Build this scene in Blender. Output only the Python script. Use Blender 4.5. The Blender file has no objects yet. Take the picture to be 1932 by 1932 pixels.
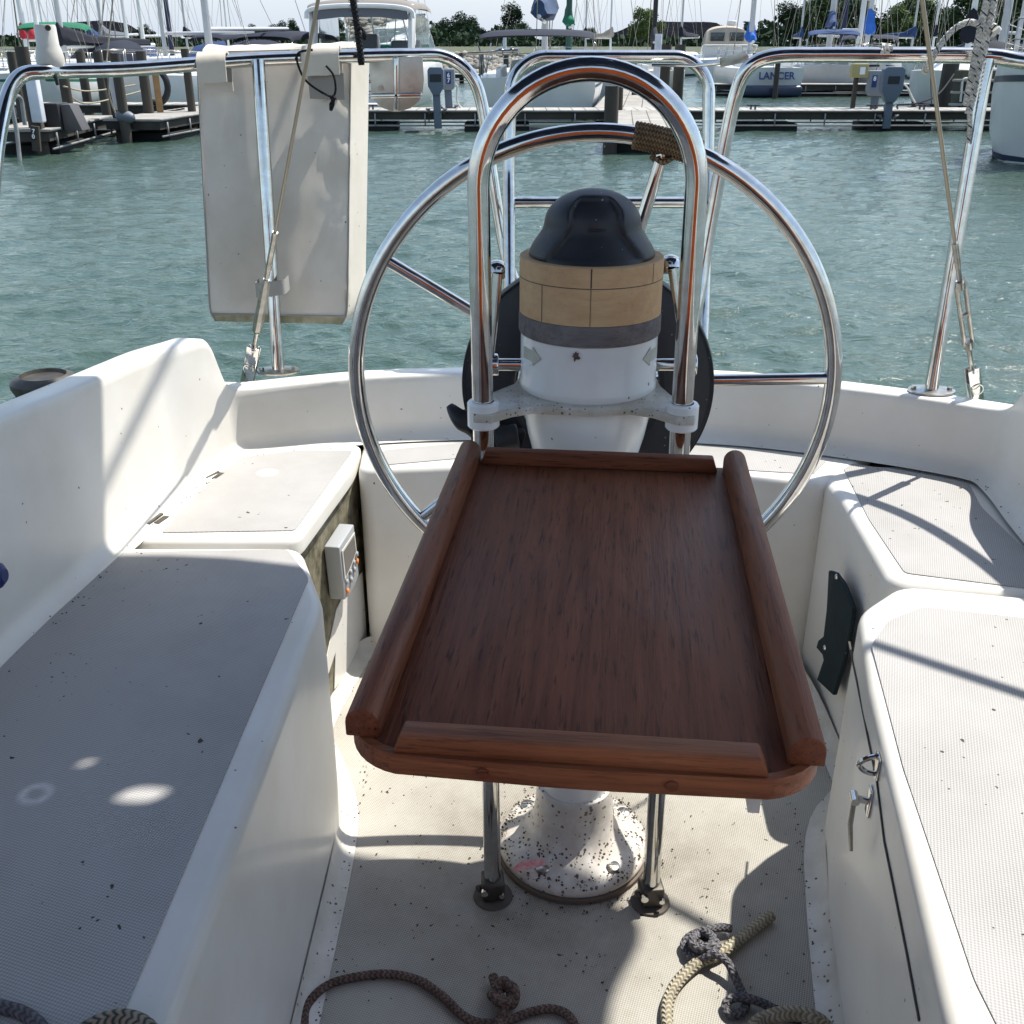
import bpy, bmesh, math, random
from mathutils import Vector, Matrix, noise
PI = math.pi
R = math.radians
random.seed(7)
C = bpy.data.collections.new('marina'); bpy.context.scene.collection.children.link(C)
S = bpy.context.scene
# ------------------------------------------------------------------ camera
# world units metres, cockpit sole at z = 0, water at z = WZ, +y looks aft over the stern
H = 1.18; WZ = -0.62; F = 1920.0; TH = math.atan((966-85)/F)
cam = bpy.data.cameras.new('camera'); camo = bpy.data.objects.new('camera', cam); C.objects.link(camo)
cam.sensor_width = 36; cam.lens = 36*F/1932; cam.clip_start = .02; cam.clip_end = 6000
camo.location = (0, 0, H); camo.rotation_euler = (PI/2-TH, 0, 0)
S.camera = camo
# ------------------------------------------------------------------ sky and sun
SUN_EL, SUN_AZ = 62.0, 54.0            # azimuth measured from +y towards +x
w = bpy.data.worlds.new('World'); S.world = w; w.use_nodes = True
nt = w.node_tree; bg = nt.nodes['Background']; sky = nt.nodes.new('ShaderNodeTexSky')
sky.sky_type = 'NISHITA'; sky.sun_disc = False; sky.sun_elevation = R(SUN_EL); sky.sun_rotation = R(SUN_AZ)
sky.air_density = 1.3; sky.dust_density = .7; sky.ozone_density = 1.5
hs_ = nt.nodes.new('ShaderNodeHueSaturation'); hs_.inputs['Saturation'].default_value = .9; nt.links.new(sky.outputs[0], hs_.inputs['Color'])
tcw = nt.nodes.new('ShaderNodeTexCoord'); spw = nt.nodes.new('ShaderNodeSeparateXYZ'); nt.links.new(tcw.outputs['Generated'], spw.inputs[0])
mrw = nt.nodes.new('ShaderNodeMapRange'); mrw.interpolation_type = 'SMOOTHSTEP'; mrw.inputs[1].default_value = -.02; mrw.inputs[2].default_value = .20; mrw.inputs[3].default_value = .92; mrw.inputs[4].default_value = 0
nt.links.new(spw.outputs[2], mrw.inputs[0]); mxw = nt.nodes.new('ShaderNodeMix'); mxw.data_type = 'RGBA'; mxw.inputs['B'].default_value = (2.75, 3.25, 4.05, 1)
nt.links.new(mrw.outputs[0], mxw.inputs['Factor']); nt.links.new(hs_.outputs[0], mxw.inputs['A']); nt.links.new(mxw.outputs['Result'], bg.inputs[0]); bg.inputs[1].default_value = .15
sl = bpy.data.lights.new('sun', 'SUN'); so = bpy.data.objects.new('sun', sl); C.objects.link(so)
sl.energy = 5.0; sl.angle = R(.55); sl.color = (1, .955, .88)
sd = Vector((math.sin(R(SUN_AZ))*math.cos(R(SUN_EL)), math.cos(R(SUN_AZ))*math.cos(R(SUN_EL)), math.sin(R(SUN_EL))))
so.rotation_euler = sd.to_track_quat('Z', 'Y').to_euler(); so.location = (20, 15, 40)
S.view_settings.view_transform = 'Standard'; S.view_settings.look = 'None'; S.view_settings.gamma = 1
S.view_settings.exposure = 0.62
S.render.resolution_x = S.render.resolution_y = 1024
S.render.engine = 'CYCLES'
# ------------------------------------------------------------------ helpers: measured photo directions -> points at real distances
cs, sn = math.cos(TH), math.sin(TH)
def ray(px, py):
    u = (px-966)/F; v = (py-966)/F
    return Vector((u, cs-v*sn, -sn-v*cs))
def at(px, py, y=None, z=None, x=None):
    r = ray(px, py)
    t = y/r.y if y is not None else ((z-H)/r.z if z is not None else x/r.x)
    return Vector((r.x*t, r.y*t, H+r.z*t))
def wall(px, py, A, B, off=0):        # point on the vertical plane through A,B (xy), moved by off to the plane's right
    r = ray(px, py); d = Vector((B[0]-A[0], B[1]-A[1])).normalized(); n = Vector((d.y, -d.x))
    t = ((A[0]+n.x*off)*n.x+(A[1]+n.y*off)*n.y)/(r.x*n.x+r.y*n.y)
    return Vector((r.x*t, r.y*t, H+r.z*t))
# ------------------------------------------------------------------ materials
def srgb(h):
    v = [int(h[i:i+2], 16)/255 for i in (0, 2, 4)]
    return tuple(x/12.92 if x <= .04045 else ((x+.055)/1.055)**2.4 for x in v)
def N(nt, t, **k):
    n = nt.nodes.new(t)
    for a, b in k.items():
        if a.startswith('i_'): n.inputs[a[2:].replace('_', ' ')].default_value = b
        else: setattr(n, a, b)
    return n
def mat(name, col, rough=.5, metal=0, spec=.5, var=None, vs=6, vamt=.5, bump=0, bs=60, bstretch=(1, 1, 1), specks=None, coat=0, tr=0, ior=1.45, wob=0):
    m = bpy.data.materials.new(name); m.use_nodes = True; t = m.node_tree; L = t.links.new
    b = t.nodes['Principled BSDF']; b.inputs['Roughness'].default_value = rough; b.inputs['Metallic'].default_value = metal
    b.inputs['Specular IOR Level'].default_value = spec; b.inputs['Coat Weight'].default_value = coat; b.inputs['Coat Roughness'].default_value = .1
    b.inputs['Transmission Weight'].default_value = tr; b.inputs['IOR'].default_value = ior
    tc = N(t, 'ShaderNodeTexCoord'); out = None
    b.inputs['Base Color'].default_value = (*col, 1)
    if var:
        n = N(t, 'ShaderNodeTexNoise', i_Scale=vs, i_Detail=6, i_Roughness=.6)
        mp = N(t, 'ShaderNodeMapping'); mp.inputs['Scale'].default_value = bstretch
        L(tc.outputs['Object'], mp.inputs[0]); L(mp.outputs[0], n.inputs['Vector'])
        r = N(t, 'ShaderNodeMapRange'); r.inputs[1].default_value = .5-.28*vamt-.02; r.inputs[2].default_value = .5+.28*(1.1-vamt)+.1; L(n.outputs['Fac'], r.inputs[0])
        mx = N(t, 'ShaderNodeMix', data_type='RGBA'); mx.inputs['A'].default_value = (*var, 1); mx.inputs['B'].default_value = (*col, 1)
        L(r.outputs[0], mx.inputs['Factor']); out = mx.outputs['Result']
    if specks:                                   # (colour, cells per metre, share of cells that carry a spot, largest spot radius in m)
        nn = N(t, 'ShaderNodeTexNoise', i_Scale=specks[1]*2.2, i_Detail=2); L(tc.outputs['Object'], nn.inputs['Vector'])
        sc_ = N(t, 'ShaderNodeVectorMath', operation='SCALE'); sc_.inputs['Scale'].default_value = .9/specks[1]*.35; L(nn.outputs['Color'], sc_.inputs[0])
        av = N(t, 'ShaderNodeVectorMath', operation='ADD'); L(tc.outputs['Object'], av.inputs[0]); L(sc_.outputs[0], av.inputs[1])
        vo = N(t, 'ShaderNodeTexVoronoi', i_Scale=specks[1]); L(av.outputs[0], vo.inputs['Vector'])
        sx_ = N(t, 'ShaderNodeSeparateXYZ'); L(vo.outputs['Color'], sx_.inputs[0])
        n2 = N(t, 'ShaderNodeTexNoise', i_Scale=specks[1]*.09, i_Detail=3); L(tc.outputs['Object'], n2.inputs['Vector'])
        md = N(t, 'ShaderNodeMath', operation='MULTIPLY_ADD'); L(n2.outputs['Fac'], md.inputs[0]); md.inputs[1].default_value = .5; L(sx_.outputs[0], md.inputs[2])
        rr_ = N(t, 'ShaderNodeMapRange'); rr_.inputs[1].default_value = 1.25-specks[2]; rr_.inputs[2].default_value = 1.3; rr_.inputs[4].default_value = specks[3]*specks[1]; L(md.outputs[0], rr_.inputs[0])
        df = N(t, 'ShaderNodeMath', operation='SUBTRACT'); L(rr_.outputs[0], df.inputs[0]); L(vo.outputs['Distance'], df.inputs[1])
        r = N(t, 'ShaderNodeMapRange'); r.inputs[1].default_value = 0; r.inputs[2].default_value = .03; r.inputs[4].default_value = .9; L(df.outputs[0], r.inputs[0])
        mx = N(t, 'ShaderNodeMix', data_type='RGBA'); mx.inputs['B'].default_value = (*specks[0], 1); mx.inputs['A'].default_value = (*col, 1)
        if out: L(out, mx.inputs['A'])
        L(r.outputs[0], mx.inputs['Factor']); out = mx.outputs['Result']
    if out: L(out, b.inputs['Base Color'])
    nrm = None
    if bump:
        n = N(t, 'ShaderNodeTexNoise', i_Scale=bs, i_Detail=4)
        mp = N(t, 'ShaderNodeMapping'); mp.inputs['Scale'].default_value = bstretch
        L(tc.outputs['Object'], mp.inputs[0]); L(mp.outputs[0], n.inputs['Vector'])
        bp = N(t, 'ShaderNodeBump', i_Strength=bump, i_Distance=.002 if not wob else wob); L(n.outputs['Fac'], bp.inputs['Height']); L(bp.outputs[0], b.inputs['Normal'])
    return m
def nonskid(name, col, dark, pitch, contrast=.5, dirt=(.1, .09, .07), ped=False):
    m = bpy.data.materials.new(name); m.use_nodes = True; t = m.node_tree; L = t.links.new
    b = t.nodes['Principled BSDF']; b.inputs['Roughness'].default_value = .75; b.inputs['Specular IOR Level'].default_value = .3
    tc = N(t, 'ShaderNodeTexCoord'); gm = N(t, 'ShaderNodeNewGeometry'); sp = N(t, 'ShaderNodeSeparateXYZ'); L(gm.outputs['Position'], sp.inputs[0])
    k = 2*PI/pitch; w_ = []
    for a, bb in ((.90, .43), (-.43, .90)):
        m1 = N(t, 'ShaderNodeMath', operation='MULTIPLY'); m1.inputs[1].default_value = a*k; L(sp.outputs[0], m1.inputs[0])
        m2 = N(t, 'ShaderNodeMath', operation='MULTIPLY_ADD'); m2.inputs[1].default_value = bb*k; L(sp.outputs[1], m2.inputs[0]); L(m1.outputs[0], m2.inputs[2])
        s_ = N(t, 'ShaderNodeMath', operation='SINE'); L(m2.outputs[0], s_.inputs[0]); w_.append(s_)
    pr = N(t, 'ShaderNodeMath', operation='MULTIPLY'); L(w_[0].outputs[0], pr.inputs[0]); L(w_[1].outputs[0], pr.inputs[1])
    r = N(t, 'ShaderNodeMapRange'); r.inputs[1].default_value = -1; r.inputs[2].default_value = 1; L(pr.outputs[0], r.inputs[0])
    n = N(t, 'ShaderNodeTexNoise', i_Scale=3.5, i_Detail=8, i_Roughness=.65); L(tc.outputs['Object'], n.inputs['Vector'])
    r2 = N(t, 'ShaderNodeMapRange'); r2.inputs[1].default_value = .42; r2.inputs[2].default_value = .75; L(n.outputs['Fac'], r2.inputs[0])
    # weave: darker pits, pits filled with more dirt where the noise is high
    mx = N(t, 'ShaderNodeMix', data_type='RGBA'); mx.inputs['A'].default_value = (*dark, 1); mx.inputs['B'].default_value = (*col, 1)
    f = N(t, 'ShaderNodeMath', operation='MULTIPLY_ADD'); L(r.outputs[0], f.inputs[0]); f.inputs[1].default_value = contrast; f.inputs[2].default_value = 1-contrast; f.use_clamp = True
    L(f.outputs[0], mx.inputs['Factor'])
    inv = N(t, 'ShaderNodeMath', operation='SUBTRACT'); inv.inputs[0].default_value = 1; L(r.outputs[0], inv.inputs[1])
    dm = N(t, 'ShaderNodeMath', operation='MULTIPLY'); L(inv.outputs[0], dm.inputs[0]); L(r2.outputs[0], dm.inputs[1])
    dsum = dm
    if ped:                                       # grime washed out round the pedestal foot and along the walls
        gx = N(t, 'ShaderNodeVectorMath', operation='DISTANCE'); gx.inputs[1].default_value = (.10, 1.25, 0); L(tc.outputs['Object'], gx.inputs[0])
        gr = N(t, 'ShaderNodeMapRange'); gr.inputs[1].default_value = .42; gr.inputs[2].default_value = .10; L(gx.outputs['Value'], gr.inputs[0])
        n5 = N(t, 'ShaderNodeTexNoise', i_Scale=22, i_Detail=8, i_Roughness=.75); L(tc.outputs['Object'], n5.inputs['Vector'])
        g2 = N(t, 'ShaderNodeMath', operation='MULTIPLY'); L(gr.outputs[0], g2.inputs[0]); L(n5.outputs['Fac'], g2.inputs[1])
        g3 = N(t, 'ShaderNodeMath', operation='MULTIPLY_ADD'); L(g2.outputs[0], g3.inputs[0]); g3.inputs[1].default_value = 1.15; L(dm.outputs[0], g3.inputs[2]); g3.use_clamp = True; dsum = g3
    mx2 = N(t, 'ShaderNodeMix', data_type='RGBA'); mx2.inputs['B'].default_value = (*dirt, 1); L(mx.outputs['Result'], mx2.inputs['A'])
    q = N(t, 'ShaderNodeMath', operation='MULTIPLY'); q.inputs[1].default_value = .75; L(dsum.outputs[0], q.inputs[0]); L(q.outputs[0], mx2.inputs['Factor'])
    n3 = N(t, 'ShaderNodeTexNoise', i_Scale=95, i_Detail=1); L(tc.outputs['Object'], n3.inputs['Vector'])
    n4 = N(t, 'ShaderNodeTexNoise', i_Scale=11, i_Detail=2); L(tc.outputs['Object'], n4.inputs['Vector'])
    a4 = N(t, 'ShaderNodeMath', operation='MULTIPLY_ADD'); L(n4.outputs['Fac'], a4.inputs[0]); a4.inputs[1].default_value = .4; L(n3.outputs['Fac'], a4.inputs[2])
    r4 = N(t, 'ShaderNodeMapRange'); r4.inputs[1].default_value = .965 if not ped else .94; r4.inputs[2].default_value = .99 if not ped else .97; L(a4.outputs[0], r4.inputs[0])
    mx3 = N(t, 'ShaderNodeMix', data_type='RGBA'); mx3.inputs['B'].default_value = (.05, .045, .035, 1); L(mx2.outputs['Result'], mx3.inputs['A']); L(r4.outputs[0], mx3.inputs['Factor'])
    res = mx3.outputs['Result']
    if not ped:                                   # chalky scuffs: a ring on the left bench, a smear on the locker lid
        n9 = N(t, 'ShaderNodeTexNoise', i_Scale=70, i_Detail=5, i_Roughness=.7); L(gm.outputs['Position'], n9.inputs['Vector'])
        for cpt, rad, wd in ((at(68, 1500, z=.42), .014, .008), (at(505, 895, z=.42), .008, .016)):
            dv = N(t, 'ShaderNodeVectorMath', operation='DISTANCE'); dv.inputs[1].default_value = cpt; L(gm.outputs['Position'], dv.inputs[0])
            sb = N(t, 'ShaderNodeMath', operation='SUBTRACT'); L(dv.outputs['Value'], sb.inputs[0]); sb.inputs[1].default_value = rad
            ab = N(t, 'ShaderNodeMath', operation='ABSOLUTE'); L(sb.outputs[0], ab.inputs[0])
            mr = N(t, 'ShaderNodeMapRange'); mr.inputs[1].default_value = wd; mr.inputs[2].default_value = 0; L(ab.outputs[0], mr.inputs[0])
            ml = N(t, 'ShaderNodeMath', operation='MULTIPLY'); L(mr.outputs[0], ml.inputs[0]); L(n9.outputs['Fac'], ml.inputs[1])
            m9 = N(t, 'ShaderNodeMix', data_type='RGBA'); L(res, m9.inputs['A']); m9.inputs['B'].default_value = (.80, .80, .78, 1); L(ml.outputs[0], m9.inputs['Factor']); res = m9.outputs['Result']
    L(res, b.inputs['Base Color'])
    bp = N(t, 'ShaderNodeBump', i_Strength=.5, i_Distance=.0005); L(r.outputs[0], bp.inputs['Height']); L(bp.outputs[0], b.inputs['Normal'])
    return m
def teak(name, dark, light, axis, sheen=.45, pore=.8):
    m = bpy.data.materials.new(name); m.use_nodes = True; t = m.node_tree; L = t.links.new
    b = t.nodes['Principled BSDF']; b.inputs['Specular IOR Level'].default_value = .22
    tc = N(t, 'ShaderNodeTexCoord'); 
    def ns(sc, st, det=8, rg=.65):
        mp = N(t, 'ShaderNodeMapping'); v = [sc]*3; v[axis] = sc*st; mp.inputs['Scale'].default_value = v
        L(tc.outputs['Object'], mp.inputs[0]); n = N(t, 'ShaderNodeTexNoise', i_Scale=1, i_Detail=det, i_Roughness=rg, i_Distortion=.25); L(mp.outputs[0], n.inputs['Vector']); return n
    g1 = ns(95, .05); g2 = ns(330, .07, 4); g3 = ns(7, .45, 4)
    r1 = N(t, 'ShaderNodeMapRange'); r1.inputs[1].default_value = .3; r1.inputs[2].default_value = .72; L(g1.outputs['Fac'], r1.inputs[0])
    mx = N(t, 'ShaderNodeMix', data_type='RGBA'); mx.inputs['A'].default_value = (*dark, 1); mx.inputs['B'].default_value = (*light, 1); L(r1.outputs[0], mx.inputs['Factor'])
    r2 = N(t, 'ShaderNodeMapRange'); r2.inputs[1].default_value = .55; r2.inputs[2].default_value = .66; L(g2.outputs['Fac'], r2.inputs[0])
    mx2 = N(t, 'ShaderNodeMix', data_type='RGBA'); mx2.inputs['B'].default_value = (dark[0]*.25, dark[1]*.25, dark[2]*.25, 1); L(mx.outputs['Result'], mx2.inputs['A'])
    q = N(t, 'ShaderNodeMath', operation='MULTIPLY'); q.inputs[1].default_value = pore; L(r2.outputs[0], q.inputs[0]); L(q.outputs[0], mx2.inputs['Factor'])
    r3 = N(t, 'ShaderNodeMapRange'); r3.inputs[1].default_value = .48; r3.inputs[2].default_value = .75; r3.inputs[4].default_value = .55; L(g3.outputs['Fac'], r3.inputs[0])
    mx3 = N(t, 'ShaderNodeMix', data_type='RGBA'); mx3.inputs['B'].default_value = (light[0]*1.1, light[1]*1.35, light[2]*1.5, 1); L(mx2.outputs['Result'], mx3.inputs['A']); L(r3.outputs[0], mx3.inputs['Factor'])
    L(mx3.outputs['Result'], b.inputs['Base Color'])
    r5 = N(t, 'ShaderNodeMapRange'); r5.inputs[1].default_value = .3; r5.inputs[2].default_value = .7; r5.inputs[3].default_value = sheen; r5.inputs[4].default_value = sheen+.22; L(g3.outputs['Fac'], r5.inputs[0]); L(r5.outputs[0], b.inputs['Roughness'])
    bp = N(t, 'ShaderNodeBump', i_Strength=.6, i_Distance=.0012); L(g2.outputs['Fac'], bp.inputs['Height']); 
    bp2 = N(t, 'ShaderNodeBump', i_Strength=.4, i_Distance=.002); L(g1.outputs['Fac'], bp2.inputs['Height']); L(bp.outputs[0], bp2.inputs['Normal']); L(bp2.outputs[0], b.inputs['Normal'])
    return m
def rope_mat(name, c1, c2, nv=5, pitch=.0075, fleck=None, rough=.85):
    m = bpy.data.materials.new(name); m.use_nodes = True; t = m.node_tree; L = t.links.new
    b = t.nodes['Principled BSDF']; b.inputs['Roughness'].default_value = rough; b.inputs['Specular IOR Level'].default_value = .2
    uv = N(t, 'ShaderNodeUVMap'); sp = N(t, 'ShaderNodeSeparateXYZ'); L(uv.outputs[0], sp.inputs[0])
    def fr(sx, sy):
        a = N(t, 'ShaderNodeMath', operation='MULTIPLY'); a.inputs[1].default_value = sx; L(sp.outputs[0], a.inputs[0])
        c = N(t, 'ShaderNodeMath', operation='MULTIPLY_ADD'); c.inputs[1].default_value = sy; L(sp.outputs[1], c.inputs[0]); L(a.outputs[0], c.inputs[2])
        f = N(t, 'ShaderNodeMath', operation='SINE'); L(c.outputs[0], f.inputs[0]); return f
    sv = fr(0, PI*nv); ab = N(t, 'ShaderNodeMath', operation='ABSOLUTE'); L(sv.outputs[0], ab.inputs[0])
    uu = N(t, 'ShaderNodeMath', operation='MULTIPLY'); uu.inputs[1].default_value = 2*PI/pitch; L(sp.outputs[0], uu.inputs[0])
    m3 = N(t, 'ShaderNodeMath', operation='MULTIPLY_ADD'); L(ab.outputs[0], m3.inputs[0]); m3.inputs[1].default_value = 3.2; L(uu.outputs[0], m3.inputs[2])
    pr = N(t, 'ShaderNodeMath', operation='SINE'); L(m3.outputs[0], pr.inputs[0])
    r = N(t, 'ShaderNodeMapRange'); r.inputs[1].default_value = -1; r.inputs[2].default_value = .2; L(pr.outputs[0], r.inputs[0])
    mx = N(t, 'ShaderNodeMix', data_type='RGBA'); mx.inputs['A'].default_value = (*c2, 1); mx.inputs['B'].default_value = (*c1, 1); L(r.outputs[0], mx.inputs['Factor']); o = mx.outputs['Result']
    if fleck:
        f1 = fr(2*PI/fleck[1], 2*PI); r6 = N(t, 'ShaderNodeMapRange'); r6.inputs[1].default_value = .93; r6.inputs[2].default_value = .96; L(f1.outputs[0], r6.inputs[0])
        m6 = N(t, 'ShaderNodeMix', data_type='RGBA'); L(o, m6.inputs['A']); m6.inputs['B'].default_value = (*fleck[0], 1); L(r6.outputs[0], m6.inputs['Factor']); o = m6.outputs['Result']
    tc = N(t, 'ShaderNodeTexCoord'); n = N(t, 'ShaderNodeTexNoise', i_Scale=60, i_Detail=5); L(tc.outputs['Object'], n.inputs['Vector'])
    hs = N(t, 'ShaderNodeHueSaturation'); rr = N(t, 'ShaderNodeMapRange'); rr.inputs[1].default_value = .3; rr.inputs[2].default_value = .7; rr.inputs[3].default_value = .7; rr.inputs[4].default_value = 1.3
    L(n.outputs['Fac'], rr.inputs[0]); L(rr.outputs[0], hs.inputs['Value']); L(o, hs.inputs['Color']); L(hs.outputs[0], b.inputs['Base Color'])
    bp = N(t, 'ShaderNodeBump', i_Strength=.9, i_Distance=.0012); L(pr.outputs[0], bp.inputs['Height']); L(bp.outputs[0], b.inputs['Normal'])
    return m
SPK = ((.07, .06, .045), 48, .46, .0026)
gel = mat('gelcoat', (.76, .745, .70), .38, var=(.62, .59, .52), vs=3.5, vamt=.75, specks=SPK, coat=.15, bump=.06, bs=5, wob=.01)
gelped = mat('pedestal_paint', (.74, .745, .74), .25, var=(.66, .65, .62), vs=9, specks=((.10, .07, .045), 75, .42, .0022), coat=.3)
gelbase = mat('pedestal_paint_dirty', (.72, .71, .68), .32, var=(.52, .48, .42), vs=38, vamt=.12, specks=((.06, .045, .03), 140, .66, .0034), coat=.2)
nsk_seat = nonskid('nonskid_seat', (.46, .45, .435), (.25, .245, .24), .0046, .85, (.16, .15, .13))
nsk_sole = nonskid('nonskid_sole', (.50, .485, .435), (.27, .255, .22), .0046, .85, (.10, .075, .045), ped=True)
steel = mat('stainless', (.74, .745, .75), .09, 1, var=(.56, .54, .50), vs=45, vamt=.35, bump=.06, bs=30, specks=((.16, .10, .06), 60, .42, .0012))
t_ = steel.node_tree; n_ = N(t_, 'ShaderNodeTexNoise', i_Scale=26, i_Detail=6); r_ = N(t_, 'ShaderNodeMapRange'); r_.inputs[1].default_value = .35; r_.inputs[2].default_value = .72; r_.inputs[3].default_value = .05; r_.inputs[4].default_value = .15; tc_ = N(t_, 'ShaderNodeTexCoord'); t_.links.new(tc_.outputs['Object'], n_.inputs['Vector']); t_.links.new(n_.outputs['Fac'], r_.inputs[0]); t_.links.new(r_.outputs[0], t_.nodes['Principled BSDF'].inputs['Roughness'])
steeld = mat('stainless_dull', (.55, .54, .52), .3, 1, var=(.3, .28, .24), vs=50, vamt=.5, bump=.1, bs=80)
steelplate = mat('stainless_stained', (.66, .65, .62), .36, 1, var=(.46, .40, .32), vs=18, vamt=.25, bump=.12, bs=18, wob=.004)
bronze = mat('tarnished_fitting', (.05, .047, .042), .5, .6, var=(.10, .09, .075), vs=60)
T_D, T_L = (.095, .027, .012), (.215, .070, .031)
teak_y = teak('teak_lengthwise', T_D, T_L, 1, .4); teak_x = teak('teak_crosswise', (.12, .037, .017), (.32, .108, .043), 0, .4, .5)
teakgrey = teak('weathered_teak', (.10, .085, .085), (.20, .175, .165), 0, .7, .4)
ashwood = teak('pale_hardwood', (.47, .29, .15), (.58, .38, .21), 0, .6, .12)
black = mat('black_plastic', (.014, .015, .019), .46, var=(.02, .022, .028), vs=30, specks=((.3, .32, .35), 130, .42, .0011), bump=.08, bs=200)
black2 = mat('black_rubber', (.018, .018, .02), .6, specks=((.3, .3, .3), 110, .38, .0012))
canvas = mat('white_canvas', (.74, .70, .63), .9, var=(.52, .47, .38), vs=4, vamt=.75, specks=((.06, .05, .045), 55, .42, .003), bump=.25, bs=900)
canvaslow = mat('mildewed_canvas', (.55, .52, .40), .9, var=(.22, .20, .10), vs=22, vamt=.4, bump=.6, bs=160)
webb = mat('grey_webbing', (.30, .29, .27), .85, bump=.5, bs=250)
navy = mat('navy_canvas', (.012, .022, .075), .85, var=(.03, .045, .11), vs=4, bump=.3, bs=60)
mild = mat('mildewed_gelcoat', (.30, .27, .19), .8, var=(.055, .048, .022), vs=30, vamt=.55, bump=.6, bs=60)
greyp = mat('grey_plastic', (.33, .345, .355), .45, bump=.1, bs=300); dgrey = mat('dark_grey_plastic', (.085, .08, .08), .5)
lcd = mat('liquid_crystal_screen', (.14, .13, .115), .12, spec=.6); orangep = mat('orange_rubber', (.75, .22, .06), .5)
whitep = mat('white_plastic', (.70, .69, .66), .45, var=(.5, .48, .43), vs=14)
leather = mat('dark_teal_leather', (.004, .012, .018), .6, spec=.25, var=(.008, .022, .026), vs=30, specks=((.2, .18, .10), 150, .5, .0013), bump=.4, bs=150)
seam = mat('dark_seam', (.06, .055, .05), .8)
r_brown = rope_mat('brown_braid', (.17, .12, .10), (.085, .058, .048))
r_tan = rope_mat('tan_braid', (.40, .36, .27), (.20, .18, .125))
r_grey = rope_mat('grey_braid', (.15, .145, .155), (.075, .073, .082))
r_fleck = rope_mat('flecked_braid', (.62, .60, .55), (.45, .43, .40), fleck=((.02, .02, .025), .022))
r_black = rope_mat('black_braid', (.03, .03, .033), (.008, .008, .01))
twine = rope_mat('tarred_twine', (.27, .18, .10), (.09, .055, .03), nv=3, pitch=.006)
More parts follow.
